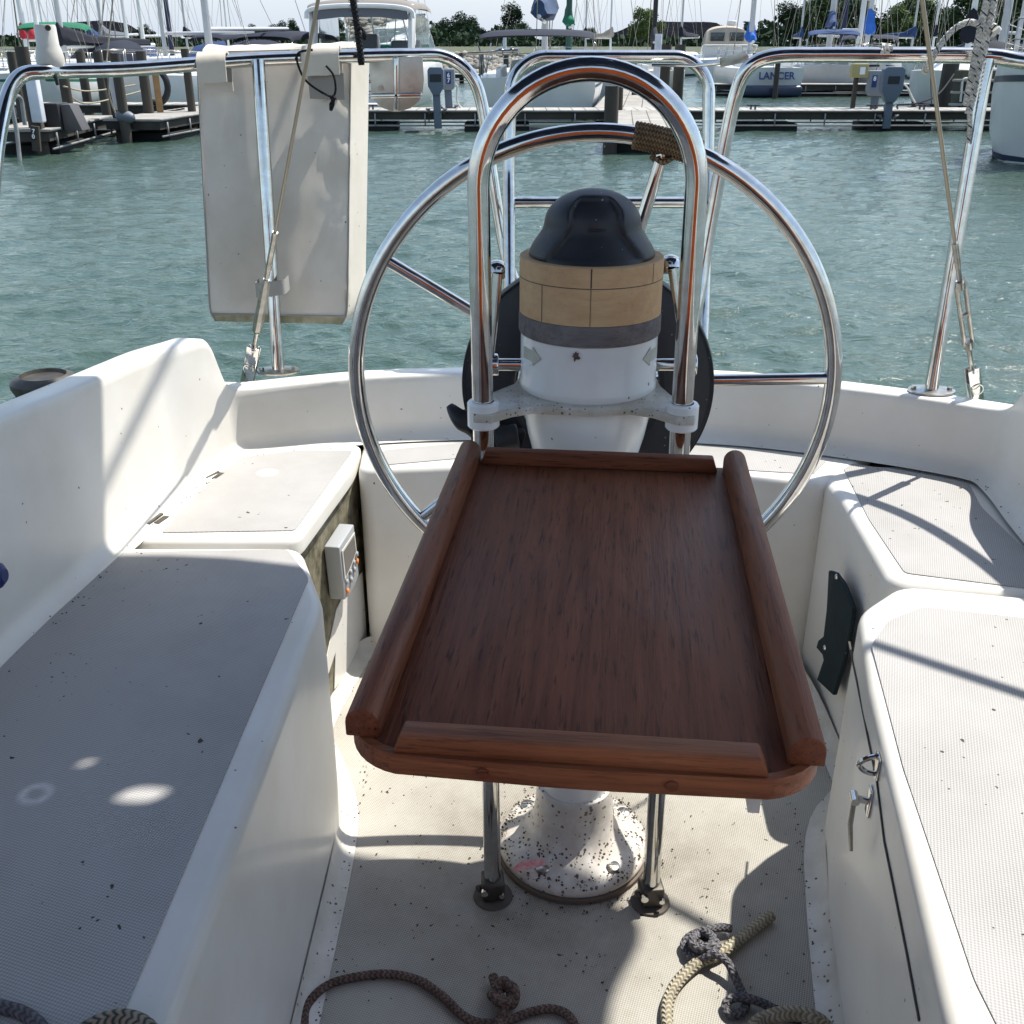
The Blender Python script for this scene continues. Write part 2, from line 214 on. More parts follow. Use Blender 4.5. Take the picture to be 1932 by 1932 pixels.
# ------------------------------------------------------------------ mesh helpers
class MB:
    def __init__(s): s.v = []; s.f = []; s.uv = []
    def add(s, vs, fs, uvs=None):
        o = len(s.v); s.v += [Vector(a) for a in vs]
        for i, f in enumerate(fs):
            s.f.append(tuple(o+k for k in f)); s.uv.append(uvs[i] if uvs else None)
        return s
    def box(s, c, d, rz=0, rx=0, ry=0):
        M = Matrix.Translation(c) @ Matrix.Rotation(rz, 4, 'Z') @ Matrix.Rotation(rx, 4, 'X') @ Matrix.Rotation(ry, 4, 'Y')
        vs = [M @ Vector((x*d[0]/2, y*d[1]/2, z*d[2]/2)) for x in (-1, 1) for y in (-1, 1) for z in (-1, 1)]
        return s.add(vs, [(0, 1, 3, 2), (4, 6, 7, 5), (0, 4, 5, 1), (2, 3, 7, 6), (0, 2, 6, 4), (1, 5, 7, 3)])
    def beam(s, a, b, wd, ht, up=Vector((0, 0, 1))):
        a = Vector(a); b = Vector(b); d = (b-a); l = d.length; d.normalize(); sx = d.cross(up)
        if sx.length < 1e-4: sx = d.cross(Vector((0, 1, 0)))
        sx.normalize(); u = sx.cross(d)
        vs = [p+sx*wd/2*i+u*ht/2*j for p in (a, b) for i in (-1, 1) for j in (-1, 1)]
        return s.add(vs, [(0, 1, 3, 2), (4, 6, 7, 5), (0, 4, 5, 1), (2, 3, 7, 6), (0, 2, 6, 4), (1, 5, 7, 3)])
    def tube(s, pts, r, seg=12, closed=False, cap=True, flat=None):
        pts = [Vector(p) for p in pts]; n = len(pts); rr = r if isinstance(r, (list, tuple)) else [r]*n
        T = []
        for i in range(n):
            a = pts[(i-1) % n] if closed else pts[max(i-1, 0)]; b = pts[(i+1) % n] if closed else pts[min(i+1, n-1)]
            T.append((b-a).normalized())
        u = T[0].cross(Vector((0, 0, 1)));
        if u.length < 1e-3: u = T[0].cross(Vector((0, 1, 0)))
        u.normalize(); vs = []; ln = [0]
        for i in range(n):
            u = (u-T[i]*u.dot(T[i])).normalized(); v = T[i].cross(u)
            for k in range(seg):
                a = 2*PI*k/seg; vs.append(pts[i]+(u*math.cos(a)+v*math.sin(a)*(flat or 1))*rr[i])
            if i: ln.append(ln[-1]+(pts[i]-pts[i-1]).length)
        fs = []; us = []
        for i in range(n if closed else n-1):
            j = (i+1) % n; l0 = ln[i]; l1 = ln[j] if j else ln[-1]+(pts[0]-pts[-1]).length
            for k in range(seg):
                k2 = (k+1) % seg; fs.append((i*seg+k, j*seg+k, j*seg+k2, i*seg+k2))
                us.append(((l0, k/seg), (l1, k/seg), (l1, (k+1)/seg), (l0, (k+1)/seg)))
        if cap and not closed:
            fs.append(tuple(range(seg))[::1]); us.append(tuple((0, 0) for _ in range(seg)))
            fs.append(tuple((n-1)*seg+k for k in range(seg))[::-1]); us.append(tuple((0, 0) for _ in range(seg)))
        return s.add(vs, fs, us)
    def cyl(s, a, b, r0, r1=None, seg=20): return s.tube([a, b], [r0, r0 if r1 is None else r1], seg)
    def lathe(s, prof, c=(0, 0, 0), seg=48, M=None, disp=None):
        vs = []; c = Vector(c)
        for (r, z) in prof:
            for k in range(seg):
                a = 2*PI*k/seg; p = Vector((r*math.cos(a), r*math.sin(a), z))
                if disp: p = disp(p, a)
                if M: p = M @ p
                vs.append(p+c)
        fs = [(i*seg+k, i*seg+(k+1) % seg, (i+1)*seg+(k+1) % seg, (i+1)*seg+k) for i in range(len(prof)-1) for k in range(seg)]
        if prof[0][0] > 1e-5: fs.append(tuple(range(seg))[::-1])
        if prof[-1][0] > 1e-5: fs.append(tuple((len(prof)-1)*seg+k for k in range(seg)))
        return s.add(vs, fs)
    def prism(s, poly, z0, z1, top=None):
        n = len(poly); top = top or poly
        vs = [Vector((p[0], p[1], z0)) for p in poly]+[Vector((p[0], p[1], z1)) for p in top]
        return s.add(vs, [tuple(range(n))[::-1], tuple(range(n, 2*n))]+[(i, (i+1) % n, n+(i+1) % n, n+i) for i in range(n)])
    def slab(s, pts, nrm):            # planar polygon pts (3D) extruded along nrm
        n = len(pts); pts = [Vector(p) for p in pts]; nrm = Vector(nrm)
        return s.add(pts+[p+nrm for p in pts], [tuple(range(n))[::-1], tuple(range(n, 2*n))]+[(i, (i+1) % n, n+(i+1) % n, n+i) for i in range(n)])
    def build(s, name, m, parent=None, loc=None, bevel=0, segs=3, smooth=35, topz=None, fix=True):
        me = bpy.data.meshes.new(name); base = Vector((0, 0, 0))
        if parent is not None and loc is None and not parent.get('_local'): base = Vector(parent.location)
        if parent is not None and parent.parent is not None and loc is None and not parent.get('_local'): base = Vector((0, 0, 0))
        if loc is not None: base = Vector((0, 0, 0))
        me.from_pydata([tuple(v) for v in s.v], [], s.f); 
        if any(u for u in s.uv):
            ul = me.uv_layers.new(name='UVMap'); i = 0
            for f, u in zip(me.polygons, s.uv):
                for k, li in enumerate(f.loop_indices):
                    if u: ul.data[li].uv = u[k]
        if fix:
            bm = bmesh.new(); bm.from_mesh(me); bmesh.ops.recalc_face_normals(bm, faces=bm.faces)
            if bevel:
                es = [e for e in bm.edges if len(e.link_faces) == 2 and e.calc_face_angle(0) > R(25) and (topz is None or all(v.co.z > topz for v in e.verts))]
                bmesh.ops.bevel(bm, geom=es, offset=bevel, segments=segs, profile=.5, affect='EDGES', clamp_overlap=True)
            bm.to_mesh(me); bm.free()
        me.polygons.foreach_set('use_smooth', [True]*len(me.polygons))
        if smooth: me.set_sharp_from_angle(angle=R(smooth))
        me.materials.append(m); o = bpy.data.objects.new(name, me); C.objects.link(o)
        if loc is not None: o.location = loc
        if parent is not None:
            o.parent = parent
            if base.length: o.location = -base
        return o
def tag(o, label=None, cat=None, group=None, kind=None):
    if label: o['label'] = label
    if cat: o['category'] = cat
    if group: o['group'] = group
    if kind: o['kind'] = kind
    return o
def empty(name, loc, label=None, cat=None, group=None, rz=0, local=False):
    o = bpy.data.objects.new(name, None); C.objects.link(o); o.location = loc; o.rotation_euler = (0, 0, rz); o.empty_display_size = .1
    if local: o['_local'] = 1
    return tag(o, label, cat, group)
def smoothpts(P, k=6, closed=False):
    P = [Vector(p) for p in P]; n = len(P); out = []
    for i in range(n if closed else n-1):
        p0 = P[(i-1) % n] if closed or i else P[0]; p1 = P[i]; p2 = P[(i+1) % n]; p3 = P[(i+2) % n] if closed or i+2 < n else P[-1]
        for j in range(k):
            t = j/k; out.append(.5*((2*p1)+(p2-p0)*t+(2*p0-5*p1+4*p2-p3)*t*t+(3*p1-p0-3*p2+p3)*t**3))
    if not closed: out.append(P[-1])
    return out
def bend(P, rad, k=8):                 # polyline with rounded corners
    P = [Vector(p) for p in P]; out = [P[0]]; rr = rad if isinstance(rad, (list, tuple)) else [rad]*(len(P)-2)
    for i in range(1, len(P)-1):
        a = P[i-1]-P[i]; b = P[i+1]-P[i]; ang = a.angle(b); d = min(rr[i-1]/math.tan(ang/2), a.length*.49, b.length*.49)
        if PI-ang < .02: out.append(P[i]); continue
        s_ = P[i]+a.normalized()*d; e = P[i]+b.normalized()*d
        r = d*math.tan(ang/2); cen = P[i]+(a.normalized()+b.normalized()).normalized()*(r/math.sin(ang/2))
        v0 = s_-cen; v1 = e-cen; w_ = v0.angle(v1)
        for j in range(k+1):
            t = j/k; out.append(cen+(v0*math.sin((1-t)*w_)+v1*math.sin(t*w_))/math.sin(w_))
    out.append(P[-1]); return out
def chaikin(P, n=2, w=.25):
    for _ in range(n):
        Q = [P[0]]
        for a, b in zip(P, P[1:]): Q += [a.lerp(b, w), a.lerp(b, 1-w)]
        P = Q+[P[-1]]
    return P
def text(s, name, m, size, M, parent, ext=.002, bold=0, shear=0):
    cu = bpy.data.curves.new('t', 'FONT'); cu.body = s; cu.size = size; cu.extrude = ext; cu.offset = bold; cu.shear = shear; cu.align_x = 'CENTER'; cu.align_y = 'CENTER'
    to = bpy.data.objects.new('t', cu); me = bpy.data.meshes.new_from_object(to); bpy.data.objects.remove(to); bpy.data.curves.remove(cu)
    me.name = name; me.transform(M); me.materials.clear(); me.materials.append(m)
    o = bpy.data.objects.new(name, me); C.objects.link(o)
    if parent:
        o.parent = parent
        if not parent.get('_local') and parent.parent is None: o.location = -Vector(parent.location)
    return o
# ================================================================== own boat: cockpit moulding
boat = empty('sailboat', (0, .6, 0), 'white fibreglass cockpit of the sailboat the photo is taken aboard', 'sailboat')
SZ = .42; TZ = .555
# coaming and transom: one profile swept round the cockpit (foot x, y, top height, width of deck outboard)
path = [(-.80, -1.3, .80, .45), (-.77, -.4, .80, .42), (-.742, .7, .765, .36), (-.709, 1.2, .728, .26), (-.671, 1.445, .708, .20), (-.636, 1.68, .692, .15), (-.626, 1.74, .688, .13), (-.618, 1.765, .686, .12), (-.603, 1.80, .684, .12), (-.592, 1.83, .682, .11),
        (-.580, 1.865, .680, .11), (-.572, 1.892, .672, .10), (-.565, 1.915, .61, .10), (-.560, 1.93, .57, .10), (-.54, 1.947, TZ, .10), (-.447, 1.985, TZ, .09), (-.302, 2.035, TZ, .09), (-.11, 2.058, TZ, .09), (.16, 2.06, TZ, .09), (.434, 2.035, TZ, .09),
        (.60, 1.985, TZ, .09), (.76, 1.915, TZ, .10), (.85, 1.865, TZ, .10), (.895, 1.835, TZ, .10), (.918, 1.805, .562, .11), (.920, 1.77, .60, .12), (.915, 1.70, .70, .15), (.90, 1.60, .70, .18), (.885, 1.42, .70, .22), (.87, .7, .70, .34), (.86, -.4, .70, .42), (.86, -1.3, .70, .45)]
P4 = chaikin([Vector((a, b, c, d)) for a, b, c, d in path], 2)
mb = MB(); rows = []
for i, p in enumerate(P4):
    q0 = P4[max(i-1, 0)]; q1 = P4[min(i+1, len(P4)-1)]; d = Vector((q1.x-q0.x, q1.y-q0.y)).normalized(); n = Vector((-d.y, d.x))   # outboard
    T = p.z; W = p.w; prof = [(-.035, SZ+.0005)]
    for k in range(1, 6): a = PI/2*k/5; prof.append((-.035+.035*math.sin(a), SZ+.035-.035*math.cos(a)))
    prof += [(.003, T-.020)]
    for k in range(1, 5): a = PI/2*k/4; prof.append((.003+.011*(1-math.cos(a)), T-.011+.011*math.sin(a)))
    prof += [(.052, T-.001), (.064, T-.005), (.072, T-.016), (.078, min(.50, T-.05)), (max(W, .095), min(.49, T-.055)), (max(W, .095)+.01, .46), (max(W, .095)-.02, WZ-.2)]
    rows.append([Vector((p.x+n.x*o, p.y+n.y*o, z)) for o, z in prof])
m_ = len(rows[0]); mb.add([v for r in rows for v in r], [(i*m_+k, (i+1)*m_+k, (i+1)*m_+k+1, i*m_+k+1) for i in range(len(rows)-1) for k in range(m_-1)])
mb.build('coaming', gel, boat, smooth=50, fix=True)
# sole
MB().prism([(-.9, -1.3), (.95, -1.3), (.95, 2.0), (-.9, 2.0)], -.05, 0).build('cockpit_sole', nsk_sole, boat)
# benches
LB = [(-.30, -1.3), (-.292, .6), (-.287, .95), (-.282, 1.33), (-.352, 1.522), (-.72, 1.522), (-.80, 1.2), (-.86, -1.3)]
def smpoly(P, r=.03):
    P = [Vector((a, b, 0)) for a, b in P]
    out = []
    n = len(P)
    for i in range(n):
        a, b, c = P[i-1], P[i], P[(i+1) % n]; d1 = min(r, (a-b).length*.3); d2 = min(r, (c-b).length*.3)
        s_ = b+(a-b).normalized()*d1; e = b+(c-b).normalized()*d2
        for j in range(5):
            t = j/4; out.append(s_*(1-t)**2+b*2*t*(1-t)+e*t*t)
    return [(p.x, p.y) for p in out]
def bench(name, poly, z0, z1, bev, m=gel, parent=boat):
    return MB().prism(smpoly(poly), z0, z1).build(name, m, parent, bevel=bev, segs=4, topz=(z0+z1)/2, smooth=60)
lb = bench('bench_seat', LB, -.02, SZ, .018)
RB = [(.34, -1.3), (.345, .3), (.373, .608), (.419, .857), (.464, 1.105), (.513, 1.31), (.602, 1.392), (.93, 1.325), (.93, -1.3)]
rb = bench('bench_seat', RB, -.02, SZ, .018)
RA = [(.60, 1.90), (.612, 1.72), (.592, 1.407), (.93, 1.338), (.93, 1.90)]
ra = bench('aft_seat', RA, -.02, SZ-.006, .02)
SS = [(-.306, 1.862), (-.10, 1.885), (.2, 1.868), (.445, 1.83), (.60, 1.80), (.75, 1.95), (.45, 2.10), (-.11, 2.12), (-.32, 2.10)]
ss = bench('stern_seat', SS, -.02, SZ-.003, .02)
# locker under the aft port seat, with lid
LK = [(-.70, 1.525), (-.378, 1.525), (-.335, 1.80), (-.3185, 1.90), (-.318, 2.06), (-.70, 2.0)]
MB().prism(LK, -.02, .392).build('locker_wall', mild, boat)
MB().slab([wall(632, 1230, (-.378, 1.525), (-.335, 1.80), .0015), wall(630, 1300, (-.378, 1.525), (-.335, 1.80), .0015), Vector((-.3335, 1.80, .0)), Vector((-.3335, 1.80, .185)), Vector((-.345, 1.73, .175)), Vector((-.355, 1.665, .12)), Vector((-.3705, 1.57, .04))], (.0015, 0, 0)).build('locker_panel', gel, boat)
MB().slab([Vector((-.3335, 1.80, 0)), Vector((-.3170, 1.898, 0)), Vector((-.3170, 1.898, .17)), Vector((-.3335, 1.80, .185))], (.0015, 0, 0)).build('locker_panel', gel, boat)
lid = bench('locker_lid', [(-.652, 1.537), (-.362, 1.537), (-.317, 1.862), (-.313, 2.0), (-.455, 1.958), (-.56, 1.905), (-.60, 1.80)], .388, SZ+.002, .012)
for (a, b) in (((-.632, 1.595), (-.622, 1.64)), ((-.588, 1.80), (-.572, 1.835))):
    MB().cyl((a[0], a[1], SZ+.003), (b[0], b[1], SZ+.003), .004, seg=8).box(((a[0]+b[0])/2+.012, (a[1]+b[1])/2, SZ+.0025), (.010, .03, .003), rz=-.3).build('hinge', bronze, lid)
def panel(pts, z, parent, m=nsk_seat):
    return MB().prism(smpoly([(p.x, p.y) for p in pts], r=.010), z-.002, z+.0018).build('nonskid_panel', m, parent)
def zz(*a): return [at(x, y, z=SZ) for x, y in a]
panel([Vector((-.325, -1.2, 0)), Vector((-.335, .63, 0)), Vector((-.325, 1.12, 0)), Vector((-.318, 1.405, 0)), Vector((-.372, 1.505, 0)), Vector((-.645, 1.495, 0)), Vector((-.690, 1.17, 0)), Vector((-.74, .2, 0)), Vector((-.75, -1.2, 0))], SZ, lb)
panel(zz((304, 1008), (557, 1004), (666, 853), (560, 853), (440, 868)), SZ+.002, lid)
panel([Vector((.42, -1.2, 0)), Vector((.413, .652, 0)), Vector((.452, .945, 0)), Vector((.500, 1.21, 0)), Vector((.545, 1.275, 0)), Vector((.61, 1.315, 0)), Vector((.84, 1.262, 0)), Vector((.83, -1.2, 0))], SZ, rb)
panel(zz((1586, 868), (1640, 975), (1708, 1076), (1820, 1090), (1950, 1106), (1985, 1100), (1932, 1030), (1852, 952), (1828, 907), (1700, 884)), SZ-.006, ra)
panel(zz((725, 848), (700, 878), (880, 862), (1100, 868), (1400, 885), (1535, 893), (1560, 868), (1350, 840), (1100, 832), (870, 834)), SZ-.003, ss)
# fillets where walls meet the sole (concave quarter round)
def fillet(P, side, r=.028, z=0):
    P = chaikin([Vector((a, b, 0)) for a, b in P], 2); rows = []
    for i, p in enumerate(P):
        d = (P[min(i+1, len(P)-1)]-P[max(i-1, 0)]).normalized(); n = Vector((d.y, -d.x, 0))*side
        rows.append([p+n*(r-r*math.sin(PI/2*k/5))+Vector((0, 0, z+r-r*math.cos(PI/2*k/5)+.0012*(1-k/5))) for k in range(6)])
    return MB().add([v for r_ in rows for v in r_], [(i*6+k, (i+1)*6+k, (i+1)*6+k+1, i*6+k+1) for i in range(len(rows)-1) for k in range(5)])
gelfoot = mat('scuffed_gelcoat', (.70, .685, .64), .45, var=(.52, .49, .42), vs=14, specks=((.06, .05, .04), 110, .40, .0032))
fillet([(-.297, -1.3), (-.291, .6), (-.285, .95), (-.280, 1.30), (-.30, 1.40), (-.352, 1.523), (-.378, 1.56), (-.338, 1.79), (-.320, 1.868), (-.26, 1.874), (-.10, 1.886), (.2, 1.869), (.445, 1.831), (.58, 1.81), (.60, 1.70), (.594, 1.44), (.595, 1.405), (.513, 1.318), (.464, 1.105), (.419, .857), (.373, .608), (.345, .3), (.34, -1.3)], 1, .03).build('sole_fillet', gelfoot, boat, smooth=60)
# locker door seam in the starboard bench, padeye and pull
WA, WB = (.419, .857), (.513, 1.31)
def rwall(px, py, off=0):
    for A, B in (((.464, 1.105), (.513, 1.31)), ((.419, .857), (.464, 1.105)), ((.373, .608), (.419, .857)), ((.345, .3), (.373, .608))):
        p = wall(px, py, A, B, -off)
        if p.y >= A[1]: return p
    return p
sp_ = [rwall(x, y, .0005) for x, y in ((1602, 1212), (1618, 1290), (1637, 1385), (1655, 1474), (1669, 1587), (1690, 1690), (1712, 1800), (1735, 1925))]
m_s = MB()
for a, b in zip(sp_, sp_[1:]): m_s.beam(a, b, .0028, .0035)
m_s.build('locker_seam', seam, boat)
p = rwall(1655, 1445, .002); pe = empty('padeye', p, 'small chrome padeye loop on the side of the right bench', 'padeye')
d_ = Vector((.16, .987, 0)); n_ = Vector((-.987, .16, 0))
MB().box(p, (.004, .022, .032), rz=-.17).build('mounting_plate', steel, pe, bevel=.0025)
MB().tube(smoothpts([p+d_*.001+Vector((0, 0, .014)), p+n_*.012+Vector((0, 0, .010)), p+n_*.021+Vector((0, 0, 0)), p+n_*.012+Vector((0, 0, -.010)), p+Vector((0, 0, -.012))], 6), .0034, 10).build('loop', steel, pe)
p = rwall(1640, 1512, .002); pe = empty('door_pull', p, 'chrome toggle pull with long arm below the padeye on right bench', 'pull handle')
MB().box(p, (.004, .018, .040), rz=-.17).build('mounting_plate', steel, pe, bevel=.003)
a = p+n_*.018+Vector((0, 0, .003)); b = p+n_*.015+Vector((0, -.010, -.072))
MB().cyl(p, a, .0045).cyl(a-d_*.009, a+d_*.009, .0052).build('pivot', steel, pe)
MB().tube([a, a.lerp(b, .5)+n_*.003, b], [.003, .0034, .0024], 10, flat=.6).build('arm', steeld, pe)
# forward end of the cockpit, behind the camera
MB().box((.03, -1.36, .62), (1.9, .1, 1.35)).build('bulkhead', gel, boat, bevel=.02)
MB().box((.03, -2.4, 1.0), (1.7, 2.0, .55)).build('coachroof', gel, boat, bevel=.05)
MB().prism([(-1.0, -1.3), (-.86, -1.3), (-.86, -1.42), (-1.0, -1.42)], .3, .7).build('deck_step', gel, boat)
hb = empty('hatch_board', (.05, -1.30, .25), 'dark varnished hatch board closing the companionway', 'hatch board')
MB().box((.05, -1.297, .72), (.62, .018, .95)).build('board', teak_y, hb, bevel=.004)
# ------------------------------------------------------------------ binnacle pedestal
PX, PY = .098, 1.27
ped = empty('steering_pedestal', (PX, PY, 0), 'white steering pedestal with grimy round base and compass housing', 'pedestal')
ctr = (PX, PY, 0)
MB().lathe([(.122, .0015), (.122, .008), (.118, .010)], ctr, 64).build('base_gasket', mat('brown_sealant', (.13, .10, .075), .8), ped)
MB().lathe([(.116, .009), (.119, .013), (.1185, .020), (.113, .027), (.100, .033), (.085, .040), (.073, .050), (.066, .064), (.062, .085), (.060, .115), (.059, .130), (.058, .134), (.053, .135)], ctr, 72).build('base_flange', gelbase, ped, smooth=50)
MB().lathe([(.0525, .13), (.0515, .20), (.050, .60), (.052, .62), (.058, .648), (.068, .680), (.077, .715), (.0825, .745), (.0845, .778)], ctr, 64).build('column', gelped, ped, smooth=50)
for k, (bx, by) in enumerate(((1002, 1525), (1178, 1535), (1008, 1660), (1180, 1660))):
    q = at(bx, by, z=.031); v = (Vector((q.x-PX, q.y-PY, 0))).normalized()*.095; 
    MB().lathe([(.0115, -.004), (.0115, .0025), (.009, .004), (.0, .0045)], (PX+v.x, PY+v.y, .0335), 20).box((PX+v.x, PY+v.y, .038), (.016, .0022, .0012), rz=k).build('bolt_head', steeld, ped)
MB().lathe([(.086, .780), (.0885, .783), (.0885, .79), (.0870, .795), (.0868, .851), (.082, .853)], ctr, 72).build('compass_housing', gelped, ped, smooth=50)
gelbr = mat('bracket_paint', (.70, .695, .67), .35, var=(.42, .38, .31), vs=34, vamt=.25, specks=((.06, .045, .03), 210, .66, .0017), coat=.2)
# clamp plate round the guard legs
GL0, GR0 = Vector((-.029, 1.166, 0)), Vector((.209, 1.155, 0)); GLt, GRt = Vector((-.037, 1.172, 0)), Vector((.203, 1.166, 0))
gl = GL0.lerp(GLt, .7); gr = GR0.lerp(GRt, .7)
arm = []
for k in range(0, 21): a = PI*1.0*k/20-.05; arm.append((PX+.094*math.cos(a), PY+.094*math.sin(a)))
pl = [(gr.x+.012, gr.y-.022), (gr.x-.01, gr.y-.022), (gr.x-.035, gr.y+.004), (gr.x-.06, gr.y+.016), (PX, PY-.098), (gl.x+.06, gl.y+.012), (gl.x+.035, gl.y), (gl.x+.01, gl.y-.022), (gl.x-.012, gl.y-.02), (gl.x-.02, gl.y+.01)]
pl2 = [(gr.x+.02, gr.y+.01)]+arm[:]
MB().prism(pl+[(gl.x+.005, gl.y+.06)]+arm[::-1]+[(gr.x-.005, gr.y+.065), (gr.x+.02, gr.y+.01)], .769, .780).build('guard_bracket', gelbr, ped, bevel=.002)
for g in (gl, gr): MB().lathe([(.018, .758), (.0195, .760), (.0195, .788), (.018, .790), (.0135, .7905), (.0135, .758)], (g.x, g.y, 0), 32).build('clamp_collar', gelped, ped)
for sgn, xx in ((-1, 1.12), (1, -1.12)):   # printed gear arrows
    a0 = -PI/2+sgn*1.02; pts = []
    for (u, v) in ((-.020, -.004), (.004, -.004), (.004, -.009), (.020, .003), (.004, .015), (.004, .010), (-.020, .010)):
        a = a0-sgn*u/.087; pts.append(Vector((PX+.0876*math.cos(a), PY+.0876*math.sin(a), .828+v)))
    MB().slab(pts, Vector((math.cos(a0), math.sin(a0), 0))*.0006).build('arrow_decal', mat('faded_decal', (.50, .51, .44), .5, var=(.36, .36, .30), vs=60), ped)
# wooden spacer rings, each a stack of glued blocks
wr = empty('wooden_spacer', (PX, PY, .853), 'pale hardwood ring with dark teak ring under the black compass cover', 'spacer ring')
MB().lathe([(.080, .852), (.0885, .852), (.0895, .855), (.0895, .874), (.0885, .877), (.07, .877)], ctr, 80).build('dark_ring', teakgrey, wr, smooth=30)
MB().lathe([(.080, .877), (.0885, .8775), (.0885, .9218), (.080, .9222)], ctr, 80).build('lower_ring', ashwood, wr, smooth=30)
MB().lathe([(.080, .9224), (.0888, .9226), (.0888, .944), (.0878, .9455), (.06, .9455)], ctr, 80).build('upper_ring', ashwood, wr, smooth=30)
for a, z0, z1, wd in ((-PI/2-.07, .9232, .9452, .0016), (-PI/2-.07, .878, .9215, .0004), (-PI/2-.78, .878, .9215, .0004), (-PI/2+.9, .923, .945, .0006)):
    MB().box((PX+.0886*math.cos(a), PY+.0886*math.sin(a), (z0+z1)/2), (wd, .001, z1-z0), rz=a+PI/2).build('joint', seam, wr)
MB().lathe([(.0889, .9217), (.0889, .9227)], ctr, 80).build('glue_line', seam, wr)
# compass cover
cc = empty('compass_cover', (PX, PY, .945), 'glossy black domed compass cover on the wooden ring', 'compass cover')
prof = [(.0765, .9458), (.0775, .948), (.0765, .951), (.074, .957), (.0695, .964), (.0645, .971), (.0605, .977), (.0588, .984)]
for k in range(1, 19): a = PI/2*k/18; prof.append((.0585*math.cos(a), .984+.040*math.sin(a)))
def ccd(p, a):
    if p.y > 0: return p
    z = (p.z-.945)/.079; hw = .017+.012*min(1, max(0, (.93-z)/.2)) + .033*max(0, (.50-z)/.5)**1.3 if z < .93 else 0
    if z > .93: return p
    e = (hw-abs(p.x))/.008; s_ = max(0, min(1, e+.5)); top = max(0, min(1, (.93-z)/.07)); s_ = s_*s_*(3-2*s_)*top*min(1, max(0, z/.12))
    q = p.copy(); q.y += .0095*s_; return q
co = MB().lathe(prof, ctr, 180, disp=ccd).build('cover', black, cc, smooth=60)
MB().box((PX+.002, PY-.0525, .9835), (.022, .003, .002)).build('thumb_ridge', black, cc, bevel=.0008)
# gear and throttle levers
for sx, nm, (tx, ty) in ((-1, 'gear_lever', (938, 515)), (1, 'throttle_lever', (1268, 505))):
    hub = Vector((PX+sx*.125, PY, .806)); tip = at(tx, ty, y=1.275); e = empty(nm, hub, 'chrome lever standing to the %s of the wooden ring' % ('left' if sx < 0 else 'right'), 'lever')
    MB().cyl((PX+sx*.084, PY, .806), hub, .0085, seg=16).build('shaft', steel, e)
    MB().cyl(hub-Vector((sx*.010, 0, 0)), hub+Vector((sx*.014, 0, 0)), .015, seg=24).build('hub', steel, e, bevel=.002)
    MB().tube([hub+Vector((0, 0, .01)), hub.lerp(tip, .45), hub.lerp(tip, .75), tip], [.006, .0075, .0095, .010], 16, flat=.55).build('arm', steel, e)
    MB().tube(smoothpts([tip, tip+Vector((0, .004, .007)), tip+Vector((0, .016, .008)), tip+Vector((0, .022, .0)), tip+Vector((0, .02, -.012))], 5), [.010]*5*4+[.007], 12, flat=.55).build('knob', steel, e)
# binnacle guard hoop
gd = empty('pedestal_guard', GL0, 'tall stainless guard hoop arching over the compass', 'guard rail')
TOPZ = 1.157
def gp(p0, p1, z): return Vector((p0.x+(p1.x-p0.x)*z, p0.y+(p1.y-p0.y)*z, z))
cx_ = (GLt.x+GRt.x)/2; rad_ = (GRt.x-GLt.x)/2; zc_ = TOPZ-rad_
pts = [gp(GL0, GLt, z) for z in (.03, .3, .6, .9)]
for k in range(0, 33): a = PI-PI*k/32; pts.append(Vector((cx_+rad_*math.cos(a), 1.17+(-.003)*math.cos(a), zc_+rad_*math.sin(a))))
pts += [gp(GR0, GRt, z) for z in (.9, .6, .3, .03)]
MB().tube(pts, .0127, 32).build('hoop', steel, gd)
for g in (GL0, GR0):
    MB().box((g.x, g.y, .022), (.034, .034, .034), rz=.1).cyl((g.x-.024, g.y-.012, .026), (g.x-.018, g.y-.008, .026), .006).build('foot_bracket', bronze, gd, bevel=.006)
    MB().lathe([(.03, .0012), (.029, .004)], (g.x, g.y, 0), 20).build('foot_gasket', mat('sealant', (.10, .085, .07), .8), gd)
    MB().cyl((g.x-.012, g.y-.024, .028), (g.x-.012, g.y-.018, .028), .0055, seg=14).cyl((g.x+.014, g.y-.023, .022), (g.x+.014, g.y-.018, .022), .004, seg=14).build('clamp_screw', steel, gd)
# ------------------------------------------------------------------ steering wheel
WC = Vector((.1127, 1.407, .736)); WR = .341; wy = .079
wh = empty('steering_wheel', WC, 'large stainless destroyer wheel behind the pedestal with twine-wrapped king spoke', 'wheel')
ux = Vector((math.cos(wy), -math.sin(wy), 0)); uz = Vector((0, 0, 1)); un = ux.cross(uz)
def wp(a, r, o=0): return WC+ux*(r*math.cos(a))+uz*(r*math.sin(a))+un*o
MB().tube([wp(2*PI*k/128, WR) for k in range(128)], .0118, 24, closed=True).build('rim', steel, wh)
SPA = [R(3), R(75), R(149), R(221), R(293)]
for a in SPA: MB().tube([wp(a, .04, -.01), wp(a, WR-.01)], [.0085, .0085], 16).build('spoke', steel, wh)
MB().cyl(wp(0, 0, -.03), wp(0, 0, .03), .045, seg=32).build('hub', steel, wh, bevel=.006)
for k, da in enumerate([-.125+.013*j for j in range(20)]):
    a = SPA[1]+da*1.0; c = wp(a, WR); rd = (ux*math.cos(a)+uz*math.sin(a)); MBt = MB() if k == 0 else MBt
    MBt.tube([c+(rd*math.cos(t)+un*math.sin(t)+(ux*-math.sin(a)+uz*math.cos(a))*(.0022*t/(2*PI)-.001))*.0153 for t in [2*PI*j/20 for j in range(20)]], .0026, 7, closed=True)
kn = wp(SPA[1], WR-.022)
